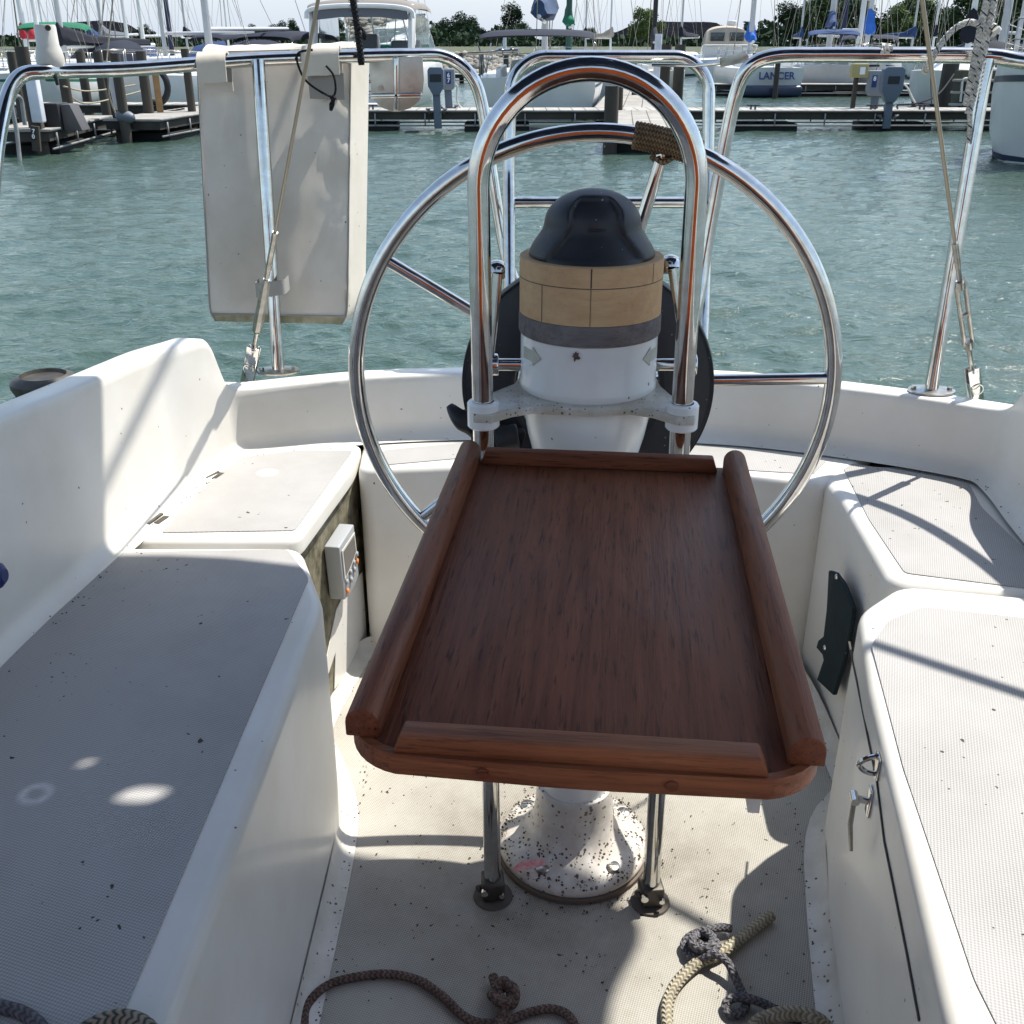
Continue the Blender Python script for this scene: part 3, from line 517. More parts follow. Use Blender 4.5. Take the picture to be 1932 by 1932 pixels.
MBt.tube(smoothpts([wp(SPA[1]-.035, WR-.012, -.012), kn+Vector((.006, -.010, 0)), wp(SPA[1]+.035, WR-.014, -.012), wp(SPA[1]+.01, WR-.03, -.011), wp(SPA[1]-.05, WR-.016, -.013)], 6), .0028, 7)
MBt.tube(smoothpts([kn+Vector((-.012, -.012, .004)), kn+Vector((0, -.015, -.003)), kn+Vector((.012, -.012, .002)), kn+Vector((.010, .010, 0)), kn+Vector((-.010, .010, 0))], 5, True), .0028, 7, closed=True)
MBt.build('turks_head_wrap', twine, wh)
# wheel pilot: black drive ring on the spokes
wpil = empty('wheel_autopilot', wp(0, 0, -.004), 'black plastic ring-shaped wheel autopilot drive around the hub', 'autopilot drive')
ring = MB(); prof = [(.104, -.012), (.110, -.018), (.172, -.018), (.178, -.014), (.180, -.006), (.180, .006), (.174, .012), (.106, .012), (.102, .006), (.102, -.008), (.104, -.012)]
sg = 96; vs = []
fr_ = -un if un.y > 0 else un
for (r, z) in prof:
    for k in range(sg): vs.append(wp(2*PI*k/sg, r)+fr_*(-z)-ux*.005)
ring.add(vs, [(i*sg+k, i*sg+(k+1) % sg, (i+1)*sg+(k+1) % sg, (i+1)*sg+k) for i in range(len(prof)-1) for k in range(sg)]).build('drive_ring', black, wpil, smooth=40)
MB().tube([wp(2*PI*k/96, .1775)-ux*.005+fr_*.0185 for k in range(96)], .0013, 6, closed=True).tube([wp(2*PI*k/96, .1055)+fr_*.0185 for k in range(96)], .0013, 6, closed=True).build('ring_edge', black2, wpil)
q0 = at(848, 770, y=1.375); q1 = at(905, 812, y=1.375)
MB().tube(smoothpts([q0+Vector((0, 0, .004)), q0.lerp(q1, .35)+Vector((0, -.008, 0)), q0.lerp(q1, .75), q1+Vector((.02, 0, -.02))], 5), [.006+.012*min(1, k/6) for k in range(16)], 14, flat=.75).build('clutch_lever', black, wpil)
q0 = at(962, 822, y=1.36)
MB().cyl(q0-Vector((.02, 0, .006)), q0+Vector((.012, 0, .0)), .018, seg=24).box(q0+Vector((-.03, .01, -.015)), (.05, .04, .045)).build('drive_motor', black2, wpil, bevel=.003)
mcb = MB()
for k in range(7): mcb.tube(smoothpts([at(958+k*4, 802+k, y=1.40), at(972+k*3, 822-k, y=1.37), at(985, 842, y=1.36)], 4), .0014, 6)
mcb.build('loose_wires', black2, wpil)
# ------------------------------------------------------------------ cockpit table
TA = at(872, 866, z=.735); TB = at(1412, 884, z=.735); TC_ = at(636, 1392, z=.735); TD_ = at(1554, 1462, z=.735)
psi = math.atan2(TA.y-TB.y, TB.x-TA.x); psi = (psi+math.atan2(TC_.y-TD_.y, TD_.x-TC_.x))/2; tw = (TB-TA).length*.5+(TD_-TC_).length*.5; tl = ((TA+TB)-(TC_+TD_)).length/2+.012
tm = (TA+TB+TC_+TD_)/4; tloc = Vector((tm.x, tm.y, .704)); print('table', tloc, tw, tl, psi)
tb = empty('folding_table', tloc, 'dark teak table leaf with raised fiddle rails clamped to the guard', 'table', rz=-psi, local=True)
hw, hl = tw/2, tl/2
out = []
def arc(cx, cy, r, a0, a1, k=8): return [(cx+r*math.cos(a0+(a1-a0)*j/k), cy+r*math.sin(a0+(a1-a0)*j/k)) for j in range(k+1)]
poly = arc(hw-.01, hl-.01, .01, 0, PI/2, 3)+arc(-hw+.01, hl-.01, .01, PI/2, PI, 3)+arc(-hw+.05, -hl+.046, .05, PI, PI*1.5-.20, 8)+[(-.02, -hl-.006), (.02, -hl-.006)]+arc(hw-.05, -hl+.046, .05, -PI/2+.20, 0, 8)
MB().prism(poly, .014, .030).build('table_top', teak_y, tb, bevel=.002, segs=2)
# front edge strip of lighter teak
fr = [(x, y) for x, y in poly if y < -hl+.03]
fr_in = [(x*.985, y+.004) for x, y in fr]
vs = [Vector((x, y, z)) for z in (.014, .031) for x, y in [(x*1.003, y-.0022) for x, y in fr]]; n = len(fr)
MB().add(vs+[Vector((x, y, z)) for z in (.014, .031) for x, y in fr_in], [(i, i+1, n+i+1, n+i) for i in range(n-1)]+[(n+i, n+i+1, 3*n+i+1, 3*n+i) for i in range(n-1)]+[(i+1, i, 2*n+i, 2*n+i+1) for i in range(n-1)]).build('front_edging', teak_x, tb, bevel=0)
def fiddle(x0, x1, y, wd, h, cut):
    vs = []
    for yy in (y-wd/2, y+wd/2): vs += [Vector((x0, yy, .0305)), Vector((x1, yy, .0305)), Vector((x1-cut, yy, .0305+h)), Vector((x0+cut, yy, .0305+h))]
    return MB().add(vs, [(0, 1, 2, 3), (7, 6, 5, 4), (0, 4, 5, 1), (1, 5, 6, 2), (2, 6, 7, 3), (3, 7, 4, 0)])
fiddle(-hw+.038, hw-.040, -hl+.006, .019, .015, .006).build('front_fiddle', teak_x, tb, bevel=.002, segs=2)
teak_dx = teak('teak_dark_crosswise', T_D, T_L, 0, .4)
fiddle(-hw+.028, hw-.033, hl-.016, .014, .018, .006).build('aft_fiddle', teak_dx, tb, bevel=.002, segs=2)
for sx in (-1, 1):
    pr = [(-.0125, 0), (-.0125, .011)]+[(.0125*math.cos(PI-PI*k/10), .011+.0125*math.sin(PI-PI*k/10)) for k in range(1, 10)]+[(.0125, .011), (.0125, 0)]
    y0, y1 = -hl+.012, hl-.004; xo = sx*(hw-.0135)
    vs = [Vector((xo+a, y, .0305+b)) for y in (y0, y1) for a, b in pr]; n = len(pr)
    MB().add(vs, [tuple(range(n)), tuple(range(n, 2*n))[::-1]]+[(i, (i+1) % n, n+(i+1) % n, n+i) for i in range(n)]).build('side_rail', teak_y, tb, bevel=.0015, segs=2, smooth=40)
for xx in (-.066, .063): MB().cyl((xx, -hl-.0045, .022), (xx, -hl-.0088, .022), .0042, seg=20).build('wood_plug', teak_dx, tb)
MB().box((hw-.045, -hl+.02, .002), (.008, .02, .026)).build('catch', whitep, tb); MB().box((0, hl-.02, .0), (.26, .04, .028)).build('hinge_bracket', whitep, tb)
# ------------------------------------------------------------------ autopilot control head on locker wall
A_, B_ = (-.378, 1.525), (-.335, 1.80)
dn = Vector((.988, -.154, 0))
cb = [wall(610.5, 1031, A_, B_, .003), wall(639.6, 987, A_, B_, .003), wall(650, 1083, A_, B_, .003), wall(636, 1116, A_, B_, .003), wall(622, 1130, A_, B_, .003)]
ch = empty('autopilot_control', cb[4], 'grey autopilot control unit with small screen and orange buttons', 'control unit')
dp = .030
MB().slab(cb, dn*dp).build('housing', greyp, ch, bevel=.003)
bl, tl_, tr = cb[4]+dn*dp, cb[0]+dn*dp, cb[1]+dn*dp
U = (tr-tl_); V = (bl-tl_)
def fp(u, v, o=.001): return tl_+U*u+V*v+dn*o
MB().slab([fp(.08, .10), fp(.92, .12), fp(.93, .50), fp(.5, .60), fp(.08, .64)], dn*.0015).build('screen_frame', whitep, ch)
MB().slab([fp(.14, .14, .0028), fp(.86, .15, .0028), fp(.87, .47, .0028), fp(.5, .55, .0028), fp(.14, .60, .0028)], dn*.0004).build('screen', lcd, ch)
for (u, v, mm) in ((.18, .73, greyp), (.45, .67, greyp), (.70, .60, greyp), (.92, .54, greyp), (.16, .90, orangep), (.45, .82, greyp), (.70, .74, greyp), (.90, .67, orangep)):
    c = fp(u, v); MB().lathe([(.0055, 0), (.0055, .0025), (.004, .004), (0, .0045)], c, 14, M=Matrix.Rotation(PI/2, 3, 'Y')).build('button', mm, ch)
# dark teal winch handle pouch on the starboard side wall
pa = [at(x, y, x=.585) for x, y in ((1572, 1076), (1584, 1080), (1600, 1102), (1618, 1148), (1612, 1190), (1596, 1260), (1580, 1312), (1549, 1283), (1562, 1245), (1560, 1236), (1548, 1222), (1552, 1208), (1562, 1200), (1568, 1150))]
po = empty('winch_handle_pouch', pa[7], 'dark teal worn leather pocket fixed to the right side wall', 'pouch')
MB().slab(pa, (-.009, 0, 0)).build('pocket', leather, po, bevel=.003)
for q in ((1578, 1088), (1556, 1222)):
    c = at(*q, x=.575); MB().lathe([(.0055, 0), (.004, .002), (0, .003)], c, 14, M=Matrix.Rotation(-PI/2, 3, 'Y')).build('snap_stud', steel, po)

sp3 = MB(); c = at(1086, 672, y=PY-.0868); ring_ = []
for k in range(18): a = 2*PI*k/18; r = random.uniform(.0025, .0065); ring_.append(Vector((c.x+r*math.cos(a), c.y+.5*(r*math.cos(a))**2/.087-.0006, c.z+r*math.sin(a)*1.3)))
sp3.slab(ring_, (0, .0006, 0)).build('dirt_splat', mat('splat', (.10, .07, .05), .8), ped, smooth=0)
# ================================================================== stern rails
RR_ = .0132
pp = empty('stern_rail', at(525, 700, z=TZ), 'left stainless stern rail carrying the white canvas bag', 'rail', 'stainless stern rails')
L_ = [at(*p[:2], y=p[2]) for p in ((-30, 560, 1.80), (-12, 330, 1.90), (8, 205, 1.97), (36, 146, 2.0), (85, 135, 2.02), (126, 134, 2.05), (251, 130, 2.1), (472, 113.5, 2.2), (640, 107, 2.25), (773, 104, 2.28), (838, 107, 2.30), (885, 138, 2.30), (910, 200, 2.30), (930, 340, 2.28), (950, 460, 2.26), (968, 525, 2.22), (990, 560, 2.19), (1030, 580, 2.16))]
MB().tube(smoothpts(L_, 8), RR_, 20).build('top_rail', steel, pp)
def post(bx, by, tx, ty, ty_y, parent, plate=True):
    b = at(bx, by, z=TZ+.001); b.z = TZ; t_ = at(tx, ty, y=ty_y)
    MB().tube([b, t_], RR_, 20).build('post', steel, parent)
    d = Vector((.98, -.17, 0)) if bx > 900 else Vector((.99, .12, 0))
    MB().lathe([(.0, .0), (.034, 0), (.034, .003), (.016, .006)], b+Vector((0, 0, .0015)), 24, M=Matrix.Scale(1.35, 3, Vector((1, 0, 0)))).build('base_plate', steeld, parent)
    m = MB()
    for s_ in (-1, 1): m.cyl(b+d*s_*.034+Vector((0, 0, .002)), b+d*s_*.034+Vector((0, 0, .011)), .0055, seg=6)
    m.build('bolts', steeld, parent); return b, t_
lpb, lpt = post(525, 701, 487, 114, 2.19, pp)
pr_ = empty('stern_rail', at(1757, 738, z=TZ), 'right stainless stern rail with the flecked rope lashed to its post', 'rail', 'stainless stern rails')
R_ = [at(*p[:2], y=p[2]) for p in ((1300, 640, 2.10), (1318, 560, 2.12), (1330, 480, 2.14), (1350, 370, 2.15), (1370, 260, 2.15), (1388, 180, 2.15), (1412, 128, 2.14), (1460, 106, 2.13), (1550, 103.5, 2.11), (1700, 104, 2.07), (1862, 106, 2.03))]+[Vector((.93, 1.99, 1.152)), Vector((1.02, 1.88, 1.150)), Vector((1.075, 1.72, 1.147)), Vector((1.10, 1.5, 1.14)), Vector((1.11, 1.3, 1.10)), Vector((1.11, 1.2, 1.0)), Vector((1.11, 1.18, .8)), Vector((1.11, 1.17, .5))]
MB().tube(smoothpts(R_, 8), RR_+.0006, 20).build('top_rail', steel, pr_)
rpb, rpt = post(1757, 738, 1862, 112, 2.02, pr_)
hp = empty('stern_gate_hoop', Vector((.2, 2.2, .5)), 'stainless gate hoop with crossbar seen behind the compass', 'rail')
Hh = [at(962, 640, y=2.10), at(960, 330, y=2.22), at(964, 107, y=2.26), at(1338, 107, y=2.26), at(1336, 330, y=2.22), at(1326, 640, y=2.10)]
MB().tube(bend(Hh, [.3, .075, .075, .3], 14), .0128, 20).build('hoop', steel, hp)
MB().tube([at(966, 382, y=2.21), at(1334, 382, y=2.21)], .0118, 16).build('crossbar', steel, hp)
# gate latches
gt = empty('gate_wire', at(890, 96, y=2.3), 'short wire with small clip joining left rail to gate hoop', 'latch')
a = at(882, 101, y=2.3); b = at(1003, 96, y=2.27)
MB().tube([a, a.lerp(b, .45)], .003, 8).build('wire', steeld, gt); MB().cyl(a.lerp(b, .45), a.lerp(b, .8), .0065, seg=12).cyl(a.lerp(b, .5), a.lerp(b, .56), .010, seg=12).cyl(a.lerp(b, .68), a.lerp(b, .72), .010, seg=12).build('clip', steeld, gt)
gt = empty('pelican_hook', at(1405, 110, y=2.15), 'flat stainless pelican hook between gate hoop and right rail', 'latch')
a = at(1230, 122, y=2.24); b = at(1310, 124, y=2.22); c = at(1360, 118, y=2.18); d = at(1405, 107, y=2.15)
MB().tube([a, b, c], [.0035, .0035, .0045], 10).build('rod', steel, gt)
MB().slab([c+Vector((-.004, 0, .008)), c+Vector((0, 0, -.009)), d+Vector((0, 0, -.010)), d+Vector((.008, 0, 0)), d+Vector((0, 0, .010))], (0, -.004, .0)).build('hook', steeld, gt, bevel=.001)
# ------------------------------------------------------------------ white canvas bag on the left rail
bagm = MB(); TLc, TRc, BRc, BLc = at(371, 100, y=2.225), at(662, 92, y=2.29), at(655, 612, y=2.145), at(397, 606, y=2.105)
nu, nv = 22, 36; dep = Vector((.022, .125, .0)); bn = (TRc-TLc).cross(BLc-TLc).normalized()
if bn.y > 0: bn = -bn
def bagpt(u, v, w_):
    p = TLc.lerp(TRc, u).lerp(BLc.lerp(BRc, u), v); 
    if v > .92: q_ = (v-.92)/.08; u = .5+(u-.5)*(1-.075*(1-math.sqrt(max(0, 1-q_*q_))))
    p = TLc.lerp(TRc, u).lerp(BLc.lerp(BRc, u), v)
    bul = .018*math.sin(PI*u)*math.sin(PI*min(1, max(0, v)))
    wr_ = .003*noise.noise(Vector((u*3, v*4, 1.7)))+.0075*noise.noise(Vector((u*9-v*9, v*8, 4)))*max(0, u-.72)*3.5+.002*noise.noise(Vector((u*12, v*3, 9)))
    if w_ == 0: q = p+bn*(bul*.35+wr_)
    else: q = p+dep*w_*(1+.35*math.sin(PI*u))-bn*0
    q.z += (-.022*math.sin(PI*u) if v > .95 else 0)*w_
    return q
g = {}
def gp_(u, v, w_):
    k = (round(u*nu), round(v*nv*4), round(w_*6))
    if k not in g: g[k] = len(bagm.v); bagm.v.append(bagpt(u, v, w_))
    return g[k]
def quad(f, n1, n2):
    for i in range(n1):
        for j in range(n2):
            bagm.f.append((f(i/n1, j/n2), f((i+1)/n1, j/n2), f((i+1)/n1, (j+1)/n2), f(i/n1, (j+1)/n2))); bagm.uv.append(None)
quad(lambda a, b: gp_(a, b*.97, 0), nu, nv); quad(lambda a, b: gp_(a, b, 1), nu, nv)
quad(lambda a, b: gp_(0, a, b), nv, 6); quad(lambda a, b: gp_(1, a, b), nv, 6); quad(lambda a, b: gp_(a, 0, b), nu, 6)
bg_ = empty('canvas_bag', (TLc+BRc)/2, 'tall off-white canvas bag with mildewed bottom strapped to left stern post', 'bag')
bagm.build('shell', canvas, bg_, bevel=0, smooth=70)
bm2 = MB()
for i in range(nu):
    for j in range(6):
        ps = [bagpt(i/nu, 1, j/6), bagpt((i+1)/nu, 1, j/6), bagpt((i+1)/nu, 1, (j+1)/6), bagpt(i/nu, 1, (j+1)/6)]
        bm2.add(ps, [(0, 1, 2, 3)])
    bm2.add([bagpt(i/nu, .97, 0), bagpt((i+1)/nu, .97, 0), bagpt((i+1)/nu, 1, 0), bagpt(i/nu, 1, 0)], [(0, 1, 2, 3)])
bm2.build('bottom', canvaslow, bg_, smooth=80)
def edge(f, n=30): return [f(k/n) for k in range(n+1)]
MB().tube(edge(lambda t: bagpt(t, .97, 0)+bn*.001), .0018, 6).tube(edge(lambda t: bagpt(1, t, 0)+bn*.001), .0018, 6).tube(edge(lambda t: bagpt(0, t, 0)+bn*.001), .0018, 6).build('piping', webb, bg_)
# fluffy flap folded over top edge
fl = MB(); rr = []
for k in range(33):
    u = k/32; base = bagpt(u, 0, .45); rr.append([base+Vector((0, -.05*math.cos(t)*(1), .002+.010*math.sin(t)*(1.1+.5*noise.noise(Vector((u*9, t, 0)))))) for t in [PI*j/8 for j in range(9)]])
fl.add([v for r in rr for v in r], [(i*9+k, (i+1)*9+k, (i+1)*9+k+1, i*9+k+1) for i in range(32) for k in range(8)]).build('top_flap', canvas, bg_)
def loop(x0, x1, yc, dp, parent):
    a = at(x0, yc, y=dp); b = at(x1, yc-3, y=dp+.02); ax = (b-a); n = ax.length; m = MB(); rows = []
    prof = [(.022, -.052), (.0215, -.02)]+[(.0215*math.cos(t), .0215*math.sin(t)) for t in [PI*k/10 for k in range(11)]]+[(-.0218, -.018), (-.0235, -.034), (-.0205, -.0345), (-.0185, -.018)]+[(.0182*math.cos(t), .0182*math.sin(t)) for t in [PI-PI*k/10 for k in range(11)]]+[(.0182, -.052)]
    for k in range(9):
        c = a+ax*(k/8)
        rows.append([c+Vector((0, q+.0008*noise.noise(Vector((k*.9, q*90, z*90))), z*(1+.06*noise.noise(Vector((k*.5, z*50, 2)))))) for q, z in prof])
    nn = len(prof); m.add([v for r in rows for v in r], [(i*nn+k, (i+1)*nn+k, (i+1)*nn+(k+1) % nn, i*nn+(k+1) % nn) for i in range(8) for k in range(nn)]+[tuple(range(nn)), tuple(8*nn+k for k in range(nn))[::-1]])
    return m.build('hanging_strap', canvas, parent, smooth=50)
loop(376, 430, 121, 2.155, bg_); loop(572, 642, 108, 2.225, bg_)
for x0, x1, y0, y1, dd in ((392, 436, 128, 152, 2.185), (580, 648, 138, 186, 2.235)):
    q = [at(x0, y0, y=dd), at(x1, y0, y=dd), at(x1+2, y1+3, y=dd), at(x0+5, y1, y=dd)]
    MB().slab(q, (0, .004, 0)).build('hook_tape', webb, bg_, bevel=.001)
# grey strap round post
c0, c1 = at(484, 545, y=2.075), at(540, 538, y=2.08)
st = MB(); zc = (c0.z+c1.z)/2; P_ = bend([c0+Vector((0, .03, 0)), c0+Vector((.0, -.020, 0)), c1+Vector((0, -.020, 0)), c1+Vector((0, .03, 0))], .012, 5)
st.add([p+Vector((0, 0, z)) for z in (-.015, .015) for p in P_], [(i, i+1, len(P_)+i+1, len(P_)+i) for i in range(len(P_)-1)]).build('strap', webb, bg_)
cd = empty('shock_cord', at(565, 100, y=2.2), 'thin black shock cord loop knotted on the canvas bag', 'cord')
cp = [at(*p, y=2.205) for p in ((590, 94), (566, 98), (560, 110), (565, 130), (577, 152), (600, 170), (624, 182), (632, 176), (633, 160), (628, 140), (615, 124))]
MB().tube(smoothpts(cp, 6), .0022, 8).tube([at(626, 180, y=2.203), at(631, 190, y=2.203)], [.006, .006], 10).tube([at(630, 186, y=2.203), at(626, 198, y=2.203), at(624, 209, y=2.203)], [.003, .0055, .003], 8).build('cord', r_black, cd)
# ------------------------------------------------------------------ stainless outboard pad hung from the rail
op = empty('bracket_plate', at(747, 110, y=2.255), 'stained stainless plate with rounded bottom hanging from left rail', 'plate')
yy = 2.262
def q3(x, y, o=0): p = at(x, y, y=yy); return p+Vector((0, -o, 0))
out = [q3(697, 108), q3(797, 106), q3(800, 150), q3(797, 178), q3(790, 192), q3(775, 204), q3(752, 211), q3(742, 211), q3(722, 204), q3(707, 192), q3(700, 178)]
MB().slab(out, (0, .003, 0)).build('plate', steelplate, op, bevel=.0008)
MB().beam(q3(748, 107, .004), q3(748, 209, .004), .011, .010, up=Vector((0, -1, 0))).build('vertical_channel', steel, op, bevel=.003)
MB().beam(q3(699, 181, .004), q3(797, 179, .004), .010, .010, up=Vector((0, 0, 1))).build('cross_channel', steel, op, bevel=.003)
for x in (718, 776): MB().cyl(q3(x, 166, 0), q3(x, 166, .003), .0055, seg=16).build('bolt', steeld, op)
# white fitting on the rail's left end
gs = empty('antenna', at(96, 132, y=2.03), 'weathered white plastic antenna mount clamped on left rail', 'antenna')
c = at(98, 130, y=2.045)
MB().lathe([(.0, .0), (.0225, .0), (.0250, .005), (.0245, .020), (.0225, .031), (.0195, .040), (.0190, .070), (.0180, .0735), (0, .074)], c+Vector((0, 0, 0)), 36).build('housing', whitep, gs, smooth=50)
MB().tube([c+Vector((.016*0+.012, -.0195+0, .001)), c+Vector((.013, -.022, -.012)), c+Vector((.010, -.012, -.026))], .003, 8).build('clamp_band', black2, gs)
MB().cyl(c+Vector((.012, -.0155, .068)), c+Vector((.0125, -.0168, .068)), .005, seg=14).build('hole', seam, gs)
# bird-lime / tape tuft on right rail
tf = MB()
c = at(1672, 96, y=2.07)
for k in range(26):
    a = random.uniform(0, 2*PI); tf.tube([c+Vector((random.uniform(-.012, .012), random.uniform(-.012, .012), random.uniform(-.004, .012))) for _ in range(3)], .0018, 5)
tag(tf.build('tape_scrap', whitep), 'crumpled scrap of white tape stuck on top of right rail', 'tape')
# ------------------------------------------------------------------ backstay legs with turnbuckles
def backstay(base_px, up_px, yup, spans, label, ring_):
    B = at(base_px[0], base_px[1], z=TZ); Q = at(up_px[0], up_px[1], y=yup); D = (Q-B)
    def onl(py):
        lo, hi = 0, 1.2
        for _ in range(40):
            m = (lo+hi)/2; p = B+D*m; dd = p.y*cs-(p.z-H)*sn; yy = 966+F*(-(p.y*sn+(p.z-H)*cs)/dd)
            if yy > py: lo = m
            else: hi = m
        return B+D*lo
    e = empty('backstay', B, label, 'rigging')
    dn_ = D.normalized(); k = spans
    MB().tube([onl(k[4]), B+D*5.2], .0031 if ring_ else .0033, 8).build('wire', mat('wire_'+('left' if ring_ else 'right'), (.42, .36, .28), .4, .6), e)
    MB().cyl(onl(k[3]), onl(k[4]), .0055, seg=14).build('swage', steeld, e)
    a, b = onl(k[1]), onl(k[2]); sx = Vector((0, 1, 0)).cross(dn_).normalized()
    if ring_:
        MB().tube([a, a.lerp(b, .05), a.lerp(b, .12), a.lerp(b, .9), b], [.007, .0105, .0105, .0095, .006], 8).build('turnbuckle', steeld, e, smooth=20)
    else:
        m = MB(); 
        for s_ in (-1, 1): m.tube([a+sx*s_*.003, a.lerp(b, .08)+sx*s_*.0075, a.lerp(b, .92)+sx*s_*.0075, b+sx*s_*.003], .0042, 8)
        m.cyl(a, a.lerp(b, .1), .009, seg=12).cyl(a.lerp(b, .9), b, .009, seg=12).cyl(a.lerp(b, .5)-sx*.008, a.lerp(b, .5)+sx*.008, .0045).build('turnbuckle', steeld, e)
    MB().cyl(onl(k[0]), a, .0045, seg=10).build('threaded_stud', steeld, e); MB().cyl(b, onl(k[3]), .0045, seg=10).build('threaded_stud', steeld, e)
    t0 = onl(k[0])+dn_*.004
    m = MB()
    for s_ in (-1, 1): m.beam(B-dn_*.03+Vector((0, s_*.010, 0)), t0+Vector((0, s_*.010, 0)), .026 if ring_ else .024, .003, up=Vector((0, 1, 0)))
    m.cyl(t0-Vector((0, .014, 0))-dn_*.006, t0+Vector((0, .014, 0))-dn_*.006, .005); m.beam(B-dn_*.03, B+dn_*.03, .022, .012, up=Vector((0, 1, 0)))
    m.build('chainplate', steel, e, bevel=.0012)
    c = B+dn_*.018+Vector((.0, -.016, 0))
    MB().tube([c+Vector((.010*math.cos(t), -.001, .010*math.sin(t))) for t in [2*PI*j/20 for j in range(20)]], .0011, 6, closed=True).build('cotter_ring', steel, e)
backstay((470, 704), (600, 0), 1.72, (657, 626, 527, 507, 438), 'thin wire backstay with tubular turnbuckle crossing the canvas bag', True)
backstay((1840, 742), (1740, 0), 1.62, (697, 655, 530, 505, 458), 'thin wire backstay with open turnbuckle at the right post', False)
# ropes on the stern: fleck line on right post, black pennant at left
fr_e = empty('flecked_line', rpt, 'white rope with black flecks bundled and tied on right rail', 'rope')
def px3(L, y): return [at(a, b, y=y+(c[0] if c else 0)) for a, b, *c in L]
for nm_, L, r in (('strand', ((1869, -60), (1862, 0), (1853, 40), (1843, 90), (1832, 150), (1822, 200)), .0062), ('strand', ((1880, -60), (1874, 0), (1866, 45), (1858, 90), (1846, 130), (1834, 190), (1826, 215)), .0062),
                  ('strand', ((1856, 60), (1850, 95), (1838, 140), (1828, 185)), .0062), ('loop', ((1862, 52), (1846, 46), (1826, 42), (1800, 55), (1776, 82), (1754, 118), (1745, 136, .03)), .0055),
                  ('knot', ((1846, 62), (1858, 52), (1874, 50), (1878, 58), (1868, 66), (1852, 66)), .0062), ('tail', ((1831, 185), (1829, 205), (1830, 240), (1826, 270)), .0045)):
    MB().tube(smoothpts(px3(L, 1.985), 8), r, 12).build(nm_, r_fleck, fr_e)
MB().tube([at(1879, 54, y=1.97), at(1883, 60, y=1.97)], [.007, .007], 12).build('knot_end', whitep, fr_e)
bp_ = empty('black_pennant', at(678, 110, y=2.2), 'frayed black rope hanging down to the left rail', 'rope')
bl_ = px3(((655, -120), (663, -20), (671, 30), (676, 70), (680, 100), (682, 123)), 2.20)
MB().tube(smoothpts(bl_, 8), [.0065+.0015*noise.noise(Vector((k*.6, 0, 0))) for k in range(41)], 10).tube(smoothpts(px3(((674, 52), (680, 52), (687, 62), (689, 76)), 2.195), 5), [.003]*10+[.0045]*6, 8).build('rope', r_black, bp_)
fz = MB()
for k in range(120):
    t = random.random(); i = int(t*(len(bl_)-2)); c = bl_[i].lerp(bl_[i+1], random.random()); dr = Vector((random.uniform(-1, 1), random.uniform(-.4, .4), random.uniform(-1, .5))).normalized()
    fz.tube([c+dr*.005, c+dr*random.uniform(.009, .013)], [.0008, .0003], 4)
fz.build('frayed_yarn', r_black, bp_)
# ------------------------------------------------------------------ winch and blue grip at left
c = at(84, 722, z=.68); wn = empty('winch', Vector((c.x, c.y, .5)), 'chrome and black sheet winch behind the left coaming', 'winch')
MB().lathe([(.050, .49), (.050, .53), (.040, .56), (.038, .64), (.046, .66), (.048, .668)], (c.x, c.y, 0), 40).build('drum', black2, wn)
MB().lathe([(.030, .668), (.049, .669), (.052, .676), (.052, .684), (.046, .690), (.036, .694), (.034, .688), (.0, .686)], (c.x, c.y, 0), 40).build('cap', bronze, wn)
c = at(-6, 1086, z=.62); bg2 = MB().tube([c+Vector((-.06, 0, -.002)), c+Vector((-.02, 0, 0)), c+Vector((.004, 0, 0)), c+Vector((.010, 0, 0))], [.018, .018, .015, .008], 16)
wh2 = empty('winch_handle', c+Vector((-.06, 0, -.2)), 'blue rounded winch handle grip poking in at the left edge', 'winch handle')
bg2.build('grip', mat('blue_rubber', (.008, .025, .12), .5), wh2); MB().tube(bend([c+Vector((-.05, 0, 0)), c+Vector((-.10, .02, 0)), c+Vector((-.11, .05, -.19))], .02), .007, 10).build('shank', steel, wh2)
# ------------------------------------------------------------------ sun canopy overhead (out of frame, casts the cockpit shade)
bi = empty('bimini_top', (.2, .7, 2.2), 'navy canvas bimini stretched over the cockpit above the camera', 'bimini')
hz = 2.2
def sunup(px, py, z=SZ):
    p = at(px, py, z=z); return p+sd*((hz-z)/sd.z)
outl = [(-1.05, -.75), (1.16, -.75), (1.16, 1.1), (1.10, 1.25), (1.065, 1.38), (1.062, 1.58), (1.085, 1.68), (1.13, 1.76), (1.135, 1.80), (1.10, 1.84), (.95, 1.885), (.62, 1.957), (.30, 2.03), (.20, 2.038), (-1.0, 2.04), (-1.05, 1.98)]
bmc = bmesh.new(); hz_loops = [smpoly(outl, r=.03)]
for c, ra_, rb_, an in ((sunup(265, 1503), .027, .012, .1), (sunup(160, 1443), .009, .0045, .3)):
    hz_loops.append([(c.x+ra_*math.cos(t)*math.cos(an)-rb_*math.sin(t)*math.sin(an)+.003*math.sin(3*t), c.y+ra_*math.cos(t)*math.sin(an)+rb_*math.sin(t)*math.cos(an)) for t in [2*PI*k/24 for k in range(24)]])
es = []
for lp in hz_loops:
    vs_ = [bmc.verts.new((x, y, hz)) for x, y in lp]
    es += [bmc.edges.new((vs_[k], vs_[(k+1) % len(vs_)])) for k in range(len(vs_))]
bmesh.ops.triangle_fill(bmc, use_beauty=True, use_dissolve=False, edges=es)
mbm = MB(); bmc.verts.index_update(); mbm.add([v.co.copy() for v in bmc.verts], [tuple(v.index for v in f.verts) for f in bmc.faces]); bmc.free()
o = mbm.build('canopy', navy, bi, fix=False); so_ = o.modifiers.new('thickness', 'SOLIDIFY'); so_.thickness = .004
